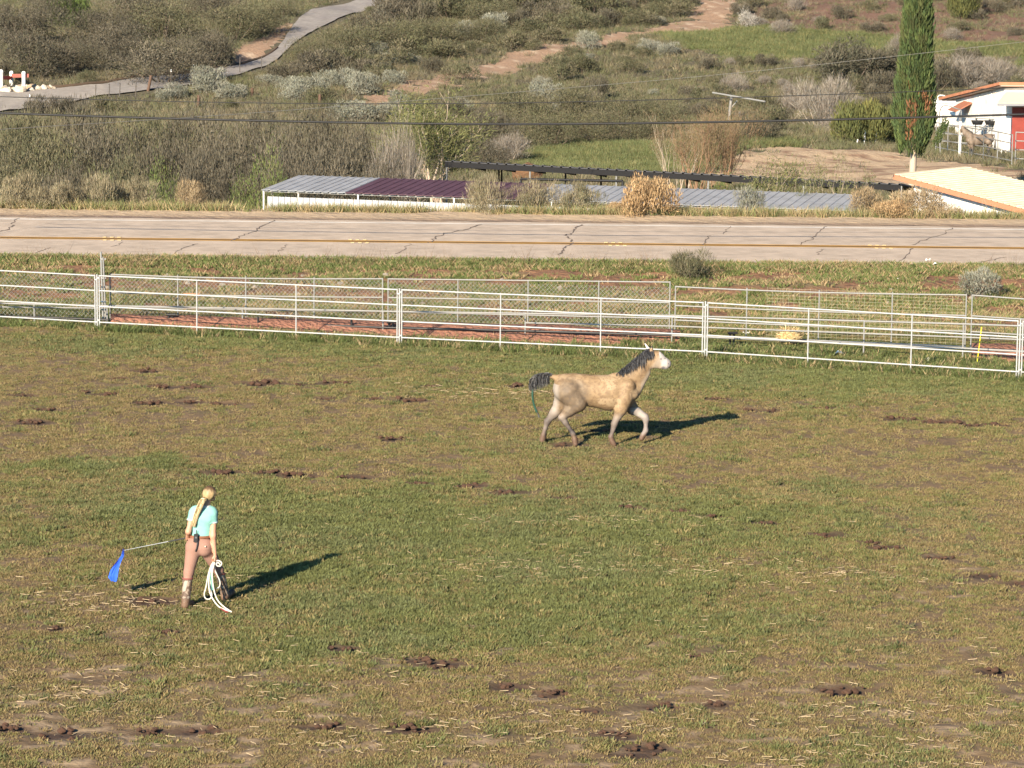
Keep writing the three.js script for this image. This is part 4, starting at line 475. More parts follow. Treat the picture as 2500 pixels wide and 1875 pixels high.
{ // cypress
  const q0 = atDepth(2226, 412, 145), p = V(q0.x, T(q0.x, q0.z), q0.z), d = 145, s = SC(d), r = rng(321), up0 = q0.y - p.y, L = [], lean = .012, H = 9.4 + up0 - 1.2, t = thing('cypress_tree', 'tall narrow dark green cypress beside the dirt yard', 'cypress', p);
  const wid = y => { const px = 412 - (y - up0) * s; return (px > 380 ? lerp(14, 40, (412 - px) / 32) : px > 320 ? lerp(40, 58, (380 - px) / 60) : px > 230 ? lerp(58, 46, (320 - px) / 90) : px > 0 ? lerp(46, 34, (230 - px) / 230) : lerp(34, 4, clamp(-px / 60))) / s; };
  part(t, 'trunk', rod(V(0, -.2, 0), V(.1, 3 + up0, 0), 0.17, 8, .14), paleWood); part(t, 'stem', rod(V(.1, 2.9 + up0, 0), V(H * lean * 2, H - 1.5, 0), .19, 7, .03), woodMat);
  for (let k = 0; k < 1000; k++) { // ascending sprays
    const y = .55 + up0 + r() * (H - 1 - up0), a = r() * 6.283, w = wid(y) * (.6 + r() * .46), cx = (y - up0) * lean, tone = PAL.cypress[r() * 4 | 0], px = 412 - (y - up0) * s, dead = (Math.cos(a - 1.3) > .55 && px > 255 && px < 345 && r() < .17), sl = .5 + r() * .7, v = .75 + r() * .5;
    for (let q = 0; q < 34; q++) { const f = r(), rr = w * (.72 + .28 * f) * (1 - .12 * f), aa = a + (r() - .5) * .45, yy = y + f * sl + (r() - .5) * .2, c = dead ? [.2 * v, .09 * v, .04 * v] : [tone[0] * v, tone[1] * v, tone[2] * v], lim = wid(yy) * 1.08, R = Math.min(rr, lim); L.push({ p: V(cx + Math.cos(aa) * R, yy, Math.sin(aa) * R), dir: V(Math.cos(aa) * .35 + (r() - .5) * .5, 1, Math.sin(aa) * .35 + (r() - .5) * .5).normalize(), n: [r() - .5, (r() - .5) * .3, r() - .5], l: .28 * (.5 + r()), w: .055 * (.6 + r() * .8), c }); }
  }
  part(t, 'crown', leavesGeo(L), leafMat);
  const L2 = []; for (let q = 0; q < 700; q++) { const f = r(), tone = PAL.cypress[r() * 4 | 0]; L2.push({ p: V(.95 + f * .45 + (r() - .5) * .3, up0 + 1.1 + f * 1 + (r() - .5) * .3, .2 + (r() - .5) * .3), dir: V(.5 + r() * .3, .9, r() - .5).normalize(), n: [r() - .5, r() - .5, r() - .5], l: .16, w: .03, c: tone }); } part(t, 'side_branch', leavesGeo(L2), leafMat);
}
// ground cover masses
{
  const r = rng(555), A = [], G = [], sG = [];
  for (let k = 0; k < 138000; k++) {
    const d = 100.5 + Math.pow(r(), .85) * 210, x = (r() * 2 - 1) * d * .2, c = landClass(x, -d); if (c === 'dirt_track' || c === 'dirt_yard') { if (r() > .012) continue; }
    const n = fbm(x * .15, d * .15, 171), v = .75 + r() * .5;
    if (c === 'meadow') { G.push({ x, y: T(x, -d), z: -d, r: r() * 6.3, s: .8 + r() * .7, c: r() < .2 ? [.16 * v, .15 * v, .06 * v] : [.088 * v, .1 * v, .036 * v] }); continue; }
    const red = x > 16 && d > 245; if (red && r() < .6) continue; if (r() > .1 + n * 1.1 || inside(lanePoly, x, -d)) continue;
    const g = fbm(x * .1, d * .1, 173), t = r() < g * .9 ? [.1, .105, .045] : r() < .35 ? [.19, .155, .09] : [.12, .105, .065];
    A.push({ x, y: T(x, -d), z: -d, r: r() * 6.3, s: .6 + r() * .9, h: .7 + r() * .7, c: t.map(q => q * v * .88) });
  }
  for (let k = 0; k < 26000; k++) { const onMound = r() < .75, d = onMound ? 128 + r() * 75 : 225 + r() * 60, x = onMound ? lerp(0, 22, r()) : lerp(8, 46, r()); if (landClass(x, -d) !== 'meadow') continue; const v = .75 + r() * .5; G.push({ x, y: T(x, -d), z: -d, r: r() * 6.3, s: .7 + r() * .7, c: r() < .15 ? [.16 * v, .15 * v, .06 * v] : [.088 * v, .106 * v, .034 * v] }); }
  scatter('hill_grass', bladeTuft(61, 18, .3, .27, .017), A, 'dry olive and tan grass and low scrub on the hillside', 'dry grass'); scatter('meadow_grass', bladeTuft(62, 16, .3, .26, .02), G, 'bright green grass on the clearing and mound', 'grass');
  const B = [], S = [], W = [], E = [];
  for (let k = 0; k < 42000; k++) { // bank weeds
    const d = 76 + r() * 9.9, x = (r() * 2 - 1) * (d * .175 + .5); if (d < 77.5 && d < 75) continue; const n = fbm(x * .9, d * 1.3, 41), crest = sstep(84.6, 85.4, d), m = fbm(x * .5, d * .7, 181), y = d < 77.8 ? 0 : T(x, -d), v = .7 + r() * .6; const low = d < 81.5; if (!crest && n > (low ? .56 : .48) && r() < .93) continue; if (!crest && !low && m < .47 && r() < .75) continue;
    const dry = r() < .3 + (m < .5 ? .22 : 0); B.push({ x, y, z: -d, r: r() * 6.3, s: .6 + r() * .8 + crest * .2 * r(), c: dry ? [.26 * v, .19 * v, .1 * v] : [.1 * v, .125 * v, .034 * v] });
  }
  scatter('bank_weeds', bladeTuft(63, 16, .12, .085, .014), B, 'green weeds and dry stems covering the road bank', 'weeds');
  for (let k = 0; k < 9000; k++) { const d = 98.3 + r() * 2.6, x = (r() * 2 - 1) * (d * .175 + .5); if (fbm(x * .5, d, 191) < .36) continue; const v = .7 + r() * .6, dry = r() < .55; S.push({ x, y: Math.max(T(x, -d), -.6), z: -d, r: r() * 6.3, s: .7 + r() * .9, h: .8 + r() * .6, c: dry ? [.28 * v, .22 * v, .115 * v] : [.13 * v, .145 * v, .05 * v] }); }
  scatter('shoulder_weeds', bladeTuft(64, 14, .16, .2, .01), S, 'rough dry weeds along the far road shoulder', 'weeds');
  for (let k = 0; k < 300; k++) { const d = 84.9 + r() * .8, x = (r() * 2 - 1) * 16; if (fbm(x * .55, 3, 195) < .5) continue; const v = .7 + r() * .5; W.push({ x, y: T(x, -d), z: -d, r: r() * 6.3, s: .6 + r() * .9, c: [.16 * v, .11 * v, .07 * v] }); }
  scatter('dead_stalks', bladeTuft(65, 6, .05, .42, .0028), W, 'thin dead weed stalks along the crest of the bank', 'weeds');
  for (let k = 0; k < 14000; k++) { // taller grass at the fence line
    const u = r(), i = Math.min(4, u * 5 | 0), f = u * 5 - i, a = J[i].clone().lerp(J[i + 1], f), x = a.x + (r() - .5) * .2, z = a.z - Math.pow(r(), 1.3) * (2.6 + f * .5) + .25, y = -z < 77.8 ? 0 : T(x, z), v = .7 + r() * .6; if (fbm(x * 1.4, z * 1.4, 197) < .38) continue; if (x > -9.6 && x < 2.6 && z < a.z - .9 && r() < .9) continue; E.push({ x, y, z, r: r() * 6.3, s: .6 + r() * .8, c: r() < .14 ? [.34 * v, .26 * v, .14 * v] : [.095 * v, .12 * v, .034 * v] });
  }
  scatter('fence_grass', bladeTuft(66, 13, .1, .15, .009), E, 'taller green grass along the pipe fences', 'grass');
}
// small things by the fences
{
  const tub = mat(.02, .02, .022); for (const [x, l] of [[2386, 'black feed tub on the corral rail by the grey horse head'], [2418, 'second black feed tub on the corral rail above the horse back']]) { const q = onT(x, 366), y = atDepth(x, 296, -q.z + .3).y, o = thing('feed_tub', l, 'tub', V(q.x, y - .2, q.z - .3), 'feed tubs on the corral rail'); part(o, 'bowl', new THREE.LatheGeometry([[0, 0], [.26, 0], [.36, .22], [.39, .24], [.33, .22], [.24, .03], [0, .03]].map(e => new THREE.Vector2(...e)), 18), tub); part(o, 'hook', rod(V(0, .2, -.3), V(0, .34, -.35), .03), tub); }
  const hay = new THREE.MeshStandardMaterial({ color: lin(.5, .36, .16), map: grainTex, bumpMap: bumpTex, bumpScale: .08, roughness: 1 });
  let p = level(1928, 842, 0), t = thing('hay_ball', 'round ball of straw coloured hay behind the welded wire', 'hay', p), r = rng(66), L = [];
  const g = new THREE.IcosahedronGeometry(.24, 3); g.scale(1.15, .8, 1); g.translate(0, .19, 0); part(t, 'core', g, hay); for (let i = 0; i < 900; i++) { const d = V(r() - .5, r() - .35, r() - .5).normalize(); L.push({ p: V(d.x * .27, .19 + d.y * .19, d.z * .24), dir: V(r() - .5, (r() - .5) * .6, r() - .5).normalize(), n: [d.x, d.y, d.z], l: .14, w: .006, c: pick([[.6, .45, .22], [.5, .36, .17], [.66, .52, .3]], r), two: 1 }); } part(t, 'straws', leavesGeo(L), leafMat);
  p = level(2388, 893, 0); t = thing('yellow_stick', 'bright yellow stick standing at the fence by the right edge', 'stick', p); part(t, 'stick', rod(V(-.03, 0, 0), V(.05, .86, 0), .01), mat(.75, .62, .03));
  const scrap = mat(.75, .73, .7), rag = (px, py, w, l, n, y) => { const q = level(px, py, y || 0), o = solo(n, (() => { const g = new THREE.PlaneGeometry(w, w * .5, 12, 8); g.rotateX(-1.2); const a = g.attributes.position; for (let i = 0; i < a.count; i++) { const x = a.getX(i), z = a.getZ(i); a.setY(i, Math.max(0, a.getY(i) * .5 + .05 + (fbm(x * 9 + px, z * 9, 5) - .5) * .25)); } g.computeVertexNormals(); return g; })(), scrap, l, 'scrap'); o.position.copy(q); if (y) o.position.y = T(q.x, q.z); return o; };
  rag(2255, 885, .34, 'crumpled white plastic scrap in the grass below the fence', 'plastic_scrap'); rag(2045, 868, .2, 'small white scrap near the twin bracket post', 'plastic_scrap'); rag(1822, 815, .16, 'white scrap behind the rails beside the hay', 'plastic_scrap');
  rag(2265, 655, .13, 'white litter piece on the bank, highest of three', 'litter', .45); rag(2282, 668, .11, 'tan litter piece on the bank', 'litter', .4); rag(2196, 697, .12, 'lower white litter bit on the bank', 'litter', .3);
  const rk = mat(.3, .26, .21, { map: grainTex }), rr = rng(71); for (let i = 0; i < 26; i++) { const d = 79.5 + rr() * 5, x = (rr() * 2 - 1) * 13, o = solo('bank_stone', lump(i + 200, .05 + rr() * .06), rk, 'small pale stone lying on the red earth bank', 'stone', 'stones on the bank'); o.position.set(x, T(x, -d) + .01, -d); }
  const wt = [[2110, 352, 318, 'white stake by the yard fence'], [2138, 348, 322, 'thinner white stake beside the first'], [2092, 352, 340, 'short leaning white stake']]; for (const [x, y, tp, l] of wt) { const b = onT(x, y), o = thing('white_stake', l, 'stake', b, 'white stakes at the yard'); wpart(o, 'stake', rod(b, atDepth(x + 2, tp, -b.z), .05), whitePaint); }
}
// ---------------------------------------------------------------- living figures: distance fields meshed with surface nets
function seg(b, x, y, z) { // tapered capsule [ax,ay,az,ra,bx,by,bz,rb]
  const ux = b[4] - b[0], uy = b[5] - b[1], uz = b[6] - b[2], l = ux * ux + uy * uy + uz * uz, t = l ? clamp(((x - b[0]) * ux + (y - b[1]) * uy + (z - b[2]) * uz) / l) : 0;
  return Math.hypot(x - b[0] - ux * t, y - b[1] - uy * t, z - b[2] - uz * t) - lerp(b[3], b[7], t);
}
const smin = (a, b, k) => { const h = Math.max(k - Math.abs(a - b), 0) / k; return Math.min(a, b) - h * h * k * .25; };
function blend(bones, k, sq = 1) { return (x, y, z) => { let d = 9; for (const b of bones) { const q = b[8] ?? sq; d = smin(d, seg([b[0], b[1], b[2] / q, b[3], b[4], b[5], b[6] / q, b[7]], x, y, z / q) * (q < 1 ? .85 : 1), k); } return d; }; }
function nets(f, lo, hi, c) {
  const n = [0, 1, 2].map(i => Math.ceil((hi[i] - lo[i]) / c) + 1), [nx, ny, nz] = n, F = new Float32Array(nx * ny * nz), id = new Int32Array(nx * ny * nz).fill(-1), P = [], I = [];
  let o = 0; for (let k = 0; k < nz; k++) for (let j = 0; j < ny; j++) for (let i = 0; i < nx; i++) F[o++] = f(lo[0] + i * c, lo[1] + j * c, lo[2] + k * c);
  const at = (i, j, k) => i + nx * (j + ny * k), E = [[0, 1], [0, 2], [0, 4], [1, 3], [1, 5], [2, 3], [2, 6], [3, 7], [4, 5], [4, 6], [5, 7], [6, 7]];
  for (let k = 0; k < nz - 1; k++) for (let j = 0; j < ny - 1; j++) for (let i = 0; i < nx - 1; i++) {
    const v = []; let m = 0; for (let q = 0; q < 8; q++) { const w = F[at(i + (q & 1), j + (q >> 1 & 1), k + (q >> 2))]; v.push(w); if (w < 0) m |= 1 << q; } if (m === 0 || m === 255) continue;
    let x = 0, y = 0, z = 0, s = 0; for (const [a, b] of E) if ((v[a] < 0) !== (v[b] < 0)) { const t = v[a] / (v[a] - v[b]); x += lerp(a & 1, b & 1, t); y += lerp(a >> 1 & 1, b >> 1 & 1, t); z += lerp(a >> 2, b >> 2, t); s++; }
    id[at(i, j, k)] = P.length / 3; P.push(lo[0] + (i + x / s) * c, lo[1] + (j + y / s) * c, lo[2] + (k + z / s) * c);
  }
  const quad = (a, b, d, e, fl) => { if (a < 0 || b < 0 || d < 0 || e < 0) return; fl ? I.push(a, b, d, a, d, e) : I.push(a, d, b, a, e, d); };
  for (let k = 1; k < nz - 1; k++) for (let j = 1; j < ny - 1; j++) for (let i = 1; i < nx - 1; i++) {
    const s = F[at(i, j, k)] < 0;
    if (s !== F[at(i + 1, j, k)] < 0) quad(id[at(i, j - 1, k - 1)], id[at(i, j, k - 1)], id[at(i, j, k)], id[at(i, j - 1, k)], s);
    if (s !== F[at(i, j + 1, k)] < 0) quad(id[at(i - 1, j, k - 1)], id[at(i - 1, j, k)], id[at(i, j, k)], id[at(i, j, k - 1)], s);
    if (s !== F[at(i, j, k + 1)] < 0) quad(id[at(i - 1, j - 1, k)], id[at(i, j - 1, k)], id[at(i, j, k)], id[at(i - 1, j, k)], s);
  }
  const N = new Float32Array(P.length), e = c * .5; for (let i = 0; i < P.length; i += 3) { const [x, y, z] = [P[i], P[i + 1], P[i + 2]]; const g = V(f(x + e, y, z) - f(x - e, y, z), f(x, y + e, z) - f(x, y - e, z), f(x, y, z + e) - f(x, y, z - e)).normalize(); N.set([g.x, g.y, g.z], i); }
  const g = new THREE.BufferGeometry(); g.setAttribute('position', new THREE.Float32BufferAttribute(P, 3)); g.setAttribute('normal', new THREE.BufferAttribute(N, 3)); g.setIndex(I); return g;
}
function paint(g, fn) { const p = g.attributes.position, c = new Float32Array(p.count * 3); for (let i = 0; i < p.count; i++) c.set(fn(p.getX(i), p.getY(i), p.getZ(i)), i * 3); g.setAttribute('color', new THREE.BufferAttribute(c, 3)); return g; }
const mix3 = (a, b, t) => [lerp(a[0], b[0], t), lerp(a[1], b[1], t), lerp(a[2], b[2], t)];
const coat = new THREE.MeshStandardMaterial({ vertexColors: true, roughness: .7 });
function strands(list, pal, seed) { const r = rng(seed), P = [], C = []; for (const s of list) { const c = pick(pal, r), v = .7 + r() * .6, n = s.length, sd = V(r() - .5, (r() - .5) * .3, r() - .5).normalize(), w = .006 + r() * .006; for (let i = 0; i < n - 1; i++) { const a = s[i], b = s[i + 1], wa = w * (1 - i / (n - 1) * .7), wb = w * (1 - (i + 1) / (n - 1) * .85), q = (p, k) => [p.x + sd.x * k, p.y + sd.y * k, p.z + sd.z * k]; P.push(...q(a, -wa), ...q(a, wa), ...q(b, wb), ...q(a, -wa), ...q(b, wb), ...q(b, -wb)); for (let k = 0; k < 6; k++) C.push(c[0] * v, c[1] * v, c[2] * v); } } const g = new THREE.BufferGeometry(); g.setAttribute('position', new THREE.Float32BufferAttribute(P, 3)); g.setAttribute('color', new THREE.Float32BufferAttribute(C, 3)); g.computeVertexNormals(); return g; }
const hairMat = new THREE.MeshStandardMaterial({ vertexColors: true, roughness: .6, side: THREE.DoubleSide });
const TORSO = [[.52, 1.02, 0, .295, .28, .985, 0, .315, .84], [.28, .98, 0, .325, -.2, 1.03, 0, .285, .86], [.38, 1.27, 0, .085, .6, 1.275, 0, .09, .7], [-.2, 1.06, 0, .25, -.5, 1.06, 0, .262, .86], [-.56, 1.03, .1, .19, -.42, .9, .15, .17, 1], [-.56, 1.03, -.1, .19, -.42, .9, -.15, .17, 1], [-.36, 1.2, 0, .13, -.6, 1.19, 0, .11, .9], [.62, 1.14, .13, .13, .56, .85, .15, .13, 1], [.62, 1.14, -.13, .13, .58, .85, -.15, .13, 1], [.72, .98, .08, .1, .72, .98, -.08, .1, 1], [-.64, 1.24, 0, .06, -.82, 1.28, 0, .035, 1]];
{ // trotting horse
  const p = level(1448.9, 1085.9, 0), t = thing('horse', 'cream dappled horse with dark mane trotting across the paddock', 'horse', p);
  const bones = [...TORSO,
    [.62, 1.2, 0, .225, .82, 1.41, 0, .18, .62], [.82, 1.41, 0, .18, 1.0, 1.63, 0, .125, .62], [.74, 1.05, 0, .14, .93, 1.36, 0, .1, .7],
    [1.03, 1.7, 0, .105, 1.16, 1.645, 0, .105, .74], [1.16, 1.64, 0, .11, 1.325, 1.55, 0, .08, .74], [1.125, 1.565, 0, .13, 1.22, 1.53, 0, .09, .64], [1.32, 1.535, .0, .066, 1.342, 1.525, 0, .06, .85], [1.25, 1.51, 0, .045, 1.295, 1.482, 0, .033, .85],
    [1.04, 1.78, .06, .036, 1.055, 1.87, .078, .012, 1], [1.0, 1.79, -.06, .034, .93, 1.9, -.085, .012, 1],
    [-.46, 1.0, .13, .23, -.31, .8, .16, .16, 1], [-.31, .8, .16, .155, -.46, .67, .16, .11, 1], [-.46, .67, .16, .11, -.6, .53, .155, .058, 1], [-.6, .53, .155, .056, -.53, .44, .155, .045, 1], [-.53, .44, .155, .042, -.385, .235, .15, .036, 1], [-.385, .225, .15, .045, -.35, .12, .15, .036, 1], [-.35, .12, .15, .045, -.34, .04, .15, .052, 1],
    [-.52, .98, -.12, .22, -.58, .77, -.15, .16, 1], [-.58, .77, -.15, .16, -.72, .58, -.15, .09, 1], [-.72, .58, -.15, .088, -.86, .41, -.15, .055, 1], [-.86, .41, -.15, .052, -.93, .15, -.15, .037, 1], [-.93, .14, -.15, .044, -.945, .08, -.15, .038, 1], [-.945, .08, -.15, .045, -.955, .035, -.15, .05, 1],
    [.56, .9, .15, .13, .5, .7, .155, .105, 1], [.5, .7, .155, .105, .38, .43, .15, .056, 1], [.38, .42, .15, .052, .318, .18, .15, .036, 1], [.315, .165, .15, .044, .345, .09, .15, .037, 1], [.345, .09, .15, .045, .375, .035, .15, .052, 1],
    [.62, .88, -.14, .12, .72, .66, -.15, .1, 1], [.72, .66, -.15, .1, .955, .51, -.15, .06, 1], [.955, .51, -.15, .058, .975, .46, -.15, .05, 1], [.975, .46, -.15, .044, .975, .26, -.15, .036, 1], [.975, .25, -.15, .044, .93, .165, -.15, .037, 1], [.93, .165, -.15, .044, .9, .11, -.15, .05, 1]];
  const f0 = blend(bones, .055), f = (x, y, z) => f0(x, y, z) + (vn3(x * 9, y * 9, z * 9, 3) - .5) * .006;
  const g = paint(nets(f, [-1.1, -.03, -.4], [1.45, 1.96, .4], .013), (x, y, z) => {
    const n = vn3(x * 22, y * 22, z * 22, 5), m = vn3(x * 7, y * 7, z * 7, 6), fl = vn3(x * 45, y * 45, z * 45, 8);
    let c = mix3([.28, .19, .102], [.165, .107, .056], n * .95); c = mix3(c, [.36, .265, .16], sstep(.5, .7, m) * .6); if (fl > .66) c = mix3(c, [.15, .09, .05], .6);
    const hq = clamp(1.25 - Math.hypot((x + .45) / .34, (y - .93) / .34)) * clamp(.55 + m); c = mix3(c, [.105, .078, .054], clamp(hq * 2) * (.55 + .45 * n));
    if (x < -.6 && y < 1.15) c = mix3(c, [.29, .25, .21], sstep(-.62, -.72, x)); if (y < .66 && x > -1 && x < .66) c = mix3(c, mix3([.27, .22, .18], [.07, .056, .05], m * 1.4), sstep(.7, .5, y)); if (x > .66 && y < .7) c = mix3(c, mix3([.42, .38, .34], [.12, .1, .1], m), .9);
    c = mix3(c, mix3([.08, .043, .027], [.13, .08, .052], n), sstep(.3, .12, y + (m - .5) * .2)); if (x > .86 && y > .9) c = mix3(c, [.42, .36, .29], sstep(.02, .14, (x - .62) - (y - .9) * .62) * .6);
    if (x > 1.235 - (y - 1.5) * .2 && y > 1.4) c = mix3([.38, .345, .32], [.15, .135, .135], sstep(.62, .8, n) + (x > 1.34 ? .6 : 0)); if (y > 1.84 && z > 0) c = [.05, .045, .045]; if (y > 1.8 && z < 0) c = [.6, .55, .5]; if (Math.abs(y - .69) < .03 && x > .6 && x < .76 && Math.abs(z) < .2) c = mix3(c, [.1, .08, .07], .5);
    return c; });
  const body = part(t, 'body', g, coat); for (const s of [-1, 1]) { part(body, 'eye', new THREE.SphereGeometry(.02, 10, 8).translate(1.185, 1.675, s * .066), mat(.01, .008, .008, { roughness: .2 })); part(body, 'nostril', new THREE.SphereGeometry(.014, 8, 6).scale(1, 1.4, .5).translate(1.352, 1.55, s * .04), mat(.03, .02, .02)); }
  const r = rng(31), mane = [], tail = [], crest = new THREE.CatmullRomCurve3([V(.5, 1.36, 0), V(.62, 1.46, 0), V(.76, 1.585, 0), V(.9, 1.7, 0), V(1.02, 1.795, 0), V(1.08, 1.79, 0)]);
  for (let i = 0; i < 900; i++) { const u = Math.pow(r(), .8), c = crest.getPoint(u), k = r(), l = (.08 + .11 * Math.sin(u * 3)) * (.3 + r() * .9) * (.6 + .7 * vn(u * 14, 1, 5)), wv = (r() - .5) * .14; c.z += (r() - .4) * .05; c.y -= .01; mane.push([c, c.clone().add(V(-.035 + wv * .5, .035 * r(), .03 * k + .02)), c.clone().add(V(-.05 + wv, -l * .4, .085 + .02 * k)), c.clone().add(V(-.04 + wv, -l, .11 + .02 * k))]); }
  part(t, 'mane', strands(mane, [[.02, .02, .023], [.03, .03, .034], [.05, .05, .054]], 3), hairMat);
  const dock = new THREE.CatmullRomCurve3([V(-.7, 1.27, 0), V(-.82, 1.315, 0), V(-.94, 1.32, 0), V(-1.06, 1.27, 0), V(-1.13, 1.19, .0)]);
  for (let i = 0; i < 850; i++) { const u = .12 + r() * .88, c = dock.getPoint(u), l = (.1 + .17 * Math.sin(u * 2.8)) * (.5 + r() * .6); c.z += (r() - .5) * .07; c.y += (r() - .6) * .05; tail.push([c, c.clone().add(V(-.05 - r() * .03, .0, (r() - .5) * .05)), c.clone().add(V(-.07 - r() * .03, -l * .5, (r() - .5) * .08)), c.clone().add(V(-.055 - r() * .04, -l, (r() - .5) * .1))]); }
  for (let i = 0; i < 30; i++) tail.push([V(-1.06, .62, 0), V(-1.045 + r() * .02, .57, (r() - .5) * .03), V(-1.03 + r() * .03, .5, (r() - .5) * .05)]);
  part(t, 'tail', strands(tail, [[.025, .025, .028], [.045, .045, .05], [.08, .078, .076], [.12, .115, .11]], 4), hairMat);
  part(t, 'tail_wrap', tubePath([V(-1.125, 1.21, 0), V(-1.135, 1.1, 0), V(-1.145, .93, .01), V(-1.12, .76, 0), V(-1.06, .6, 0)], .019, 40, 8), mat(.008, .055, .035, { roughness: .6 }));
}
{ // horse standing in the far corral
  const p = onT(2392, 386), t = thing('horse', 'grey brown horse standing in the far corral', 'horse', p);
  const leg = (x, z, k) => [[x, .95, z, .13, x + k * .03, .7, z, .09, 1], [x + k * .03, .7, z, .08, x - k * .04, .45, z, .05, 1], [x - k * .04, .45, z, .045, x, .14, z, .036, 1], [x, .13, z, .044, x + .04, .035, z, .05, 1]];
  const bones = [...TORSO, [.62, 1.2, 0, .22, .85, 1.4, .05, .17, .7], [.85, 1.4, .05, .16, 1.0, 1.62, .12, .11, .8], [1.0, 1.64, .13, .1, 1.06, 1.5, .25, .085, .9], [1.06, 1.5, .25, .08, 1.1, 1.3, .34, .055, .9], [.98, 1.7, .07, .03, .97, 1.8, .06, .01, 1], [1.04, 1.7, .17, .03, 1.05, 1.8, .19, .01, 1], ...leg(.55, .15, 1), ...leg(.52, -.15, 1), ...leg(-.55, .15, -1), ...leg(-.5, -.15, -1)];
  const g = paint(nets(blend(bones, .055), [-1, -.03, -.45], [1.3, 1.9, .5], .024), (x, y, z) => { const n = vn3(x * 12, y * 12, z * 12, 9); let c = mix3([.2, .15, .11], [.13, .1, .072], n); c = mix3(c, [.04, .04, .035], sstep(.62, .45, y)); if (x > 1.02 && z > .2) c = [.5, .43, .36]; return c; });
  const b = part(t, 'body', g, coat); const r = rng(8), h = []; for (let i = 0; i < 160; i++) { const u = r(), c = V(lerp(.5, 1, u), lerp(1.4, 1.72, u), lerp(0, .1, u)); h.push([c, c.clone().add(V(-.05, .01, -.06)), c.clone().add(V(-.03, -.22, -.1))]); } for (let i = 0; i < 140; i++) { const c = V(-.8, 1.27, (r() - .5) * .08); h.push([c, c.clone().add(V(-.08, -.25, 0)), c.clone().add(V(-.07 + (r() - .5) * .1, -.85, (r() - .5) * .1))]); }
  part(t, 'mane_and_tail', strands(h, [[.03, .028, .026]], 5), hairMat); t.rotation.y = Math.PI + .25;
  // facing the left of view
}
{ // handler walking away
  const p = level(492.8, 1477, 0), t = thing('person', 'blonde woman in mint polo shirt and tan breeches walking away with a flag', 'person', p);
  const legs = [[-.112, .83, .02, .106, -.175, .5, .1, .066], [-.175, .5, .1, .06, -.195, .33, .16, .056], [-.195, .33, .16, .056, -.208, .1, .24, .04], [.055, .83, -.02, .106, .225, .475, -.17, .066], [.225, .475, -.17, .06, .262, .32, -.225, .055], [.262, .32, -.225, .055, .3, .1, -.3, .04]];
  const hips = [[-.1, .87, .01, .112, .05, .87, -.01, .112, .95], [-.095, .84, .035, .105, -.095, .82, .03, .102, 1], [.045, .84, .03, .105, .045, .82, .028, .102, 1], [-.03, .93, 0, .108, -.008, 1.04, 0, .095, .85]];
  const chest = [[-.04, 1.03, 0, .082, .03, 1.03, 0, .082, .85], [-.025, 1.05, 0, .092, -.02, 1.25, 0, .1, .82], [.03, 1.05, 0, .09, .07, 1.25, 0, .1, .82], [-.085, 1.345, 0, .064, .135, 1.34, 0, .064, .85], [-.04, 1.27, .03, .085, .09, 1.27, .03, .085, .8]];
  const arms = [[-.122, 1.335, 0, .05, -.18, 1.08, .075, .037], [-.18, 1.08, .075, .037, -.205, .975, -.03, .027], [.172, 1.33, 0, .052, .168, 1.02, .06, .042], [.168, 1.02, .06, .042, .195, .745, .05, .026]];
  const neck = [[.035, 1.38, -.005, .055, .09, 1.51, -.02, .047]];
  const F = V(.55, -.08, -.83).normalize(), Rt = V(.83, 0, .55), C = V(.122, 1.607, -.03), P3 = (a, f, s, y, r) => [a.x + F.x * f + Rt.x * s, a.y + y, a.z + F.z * f + Rt.z * s, r], one = q => [...q, ...q], cap2 = (q, w) => [...q, ...w];
  const headB = [one(P3(C, -.012, 0, .02, .086)), cap2(P3(C, .02, 0, .0, .07), P3(C, .045, 0, -.065, .042)), cap2(P3(C, .02, -.025, -.06, .035), P3(C, .02, .025, -.06, .035))], face = [cap2(P3(C, .088, 0, -.002, .008), P3(C, .104, 0, -.03, .012)), cap2(P3(C, .083, -.018, -.062, .007), P3(C, .083, .018, -.062, .007)), cap2(P3(C, .0, .078, .01, .012), P3(C, .0, .08, -.025, .01)), cap2(P3(C, .0, -.078, .01, .012), P3(C, .0, -.08, -.025, .01))];
  const skin = new THREE.MeshStandardMaterial({ color: lin(.48, .255, .165), roughness: .55 });
  // hands
  const hand = (wr, dn, ac, pn, s) => { const o = []; const k = (a, b, c) => V(wr.x + dn.x * a + ac.x * b + pn.x * c, wr.y + dn.y * a + ac.y * b + pn.y * c, wr.z + dn.z * a + ac.z * b + pn.z * c), B = (a, ra, b, rb) => o.push([a.x, a.y, a.z, ra, b.x, b.y, b.z, rb]); B(k(0, 0, 0), .024, k(.03, 0, 0), .024); for (const q of [-.024, -.008, .008, .024]) B(k(.03, q * .7, 0), .016, k(.078, q, 0), .013); [[-.027, .034], [-.009, .04], [.009, .038], [.027, .03]].forEach(([q, l]) => { B(k(.078, q, 0), .0095, k(.078 + l * .8, q, l * .5), .0088); B(k(.078 + l * .8, q, l * .5), .0088, k(.075 + l * .5, q, l * 1.25), .008); B(k(.075 + l * .5, q, l * 1.25), .008, k(.065 + l * .1, q, l * 1.1), .0072); }); B(k(.022, -.022 * s, .004), .014, k(.05, -.042 * s, .016), .0105); B(k(.05, -.042 * s, .016), .0105, k(.078, -.034 * s, .034), .009); return o; };
  const hr = hand(V(.195, .745, .05), V(.12, -.99, 0).normalize(), V(.55, 0, -.83), V(-.83, 0, -.55), 1), hl = hand(V(-.205, .975, -.03), V(-.25, -.35, -.9).normalize(), V(0, .93, -.36), V(.95, 0, -.3), -1);
  const bodyF = blend([...neck, ...arms, ...chest, ...hips, ...legs], .035);
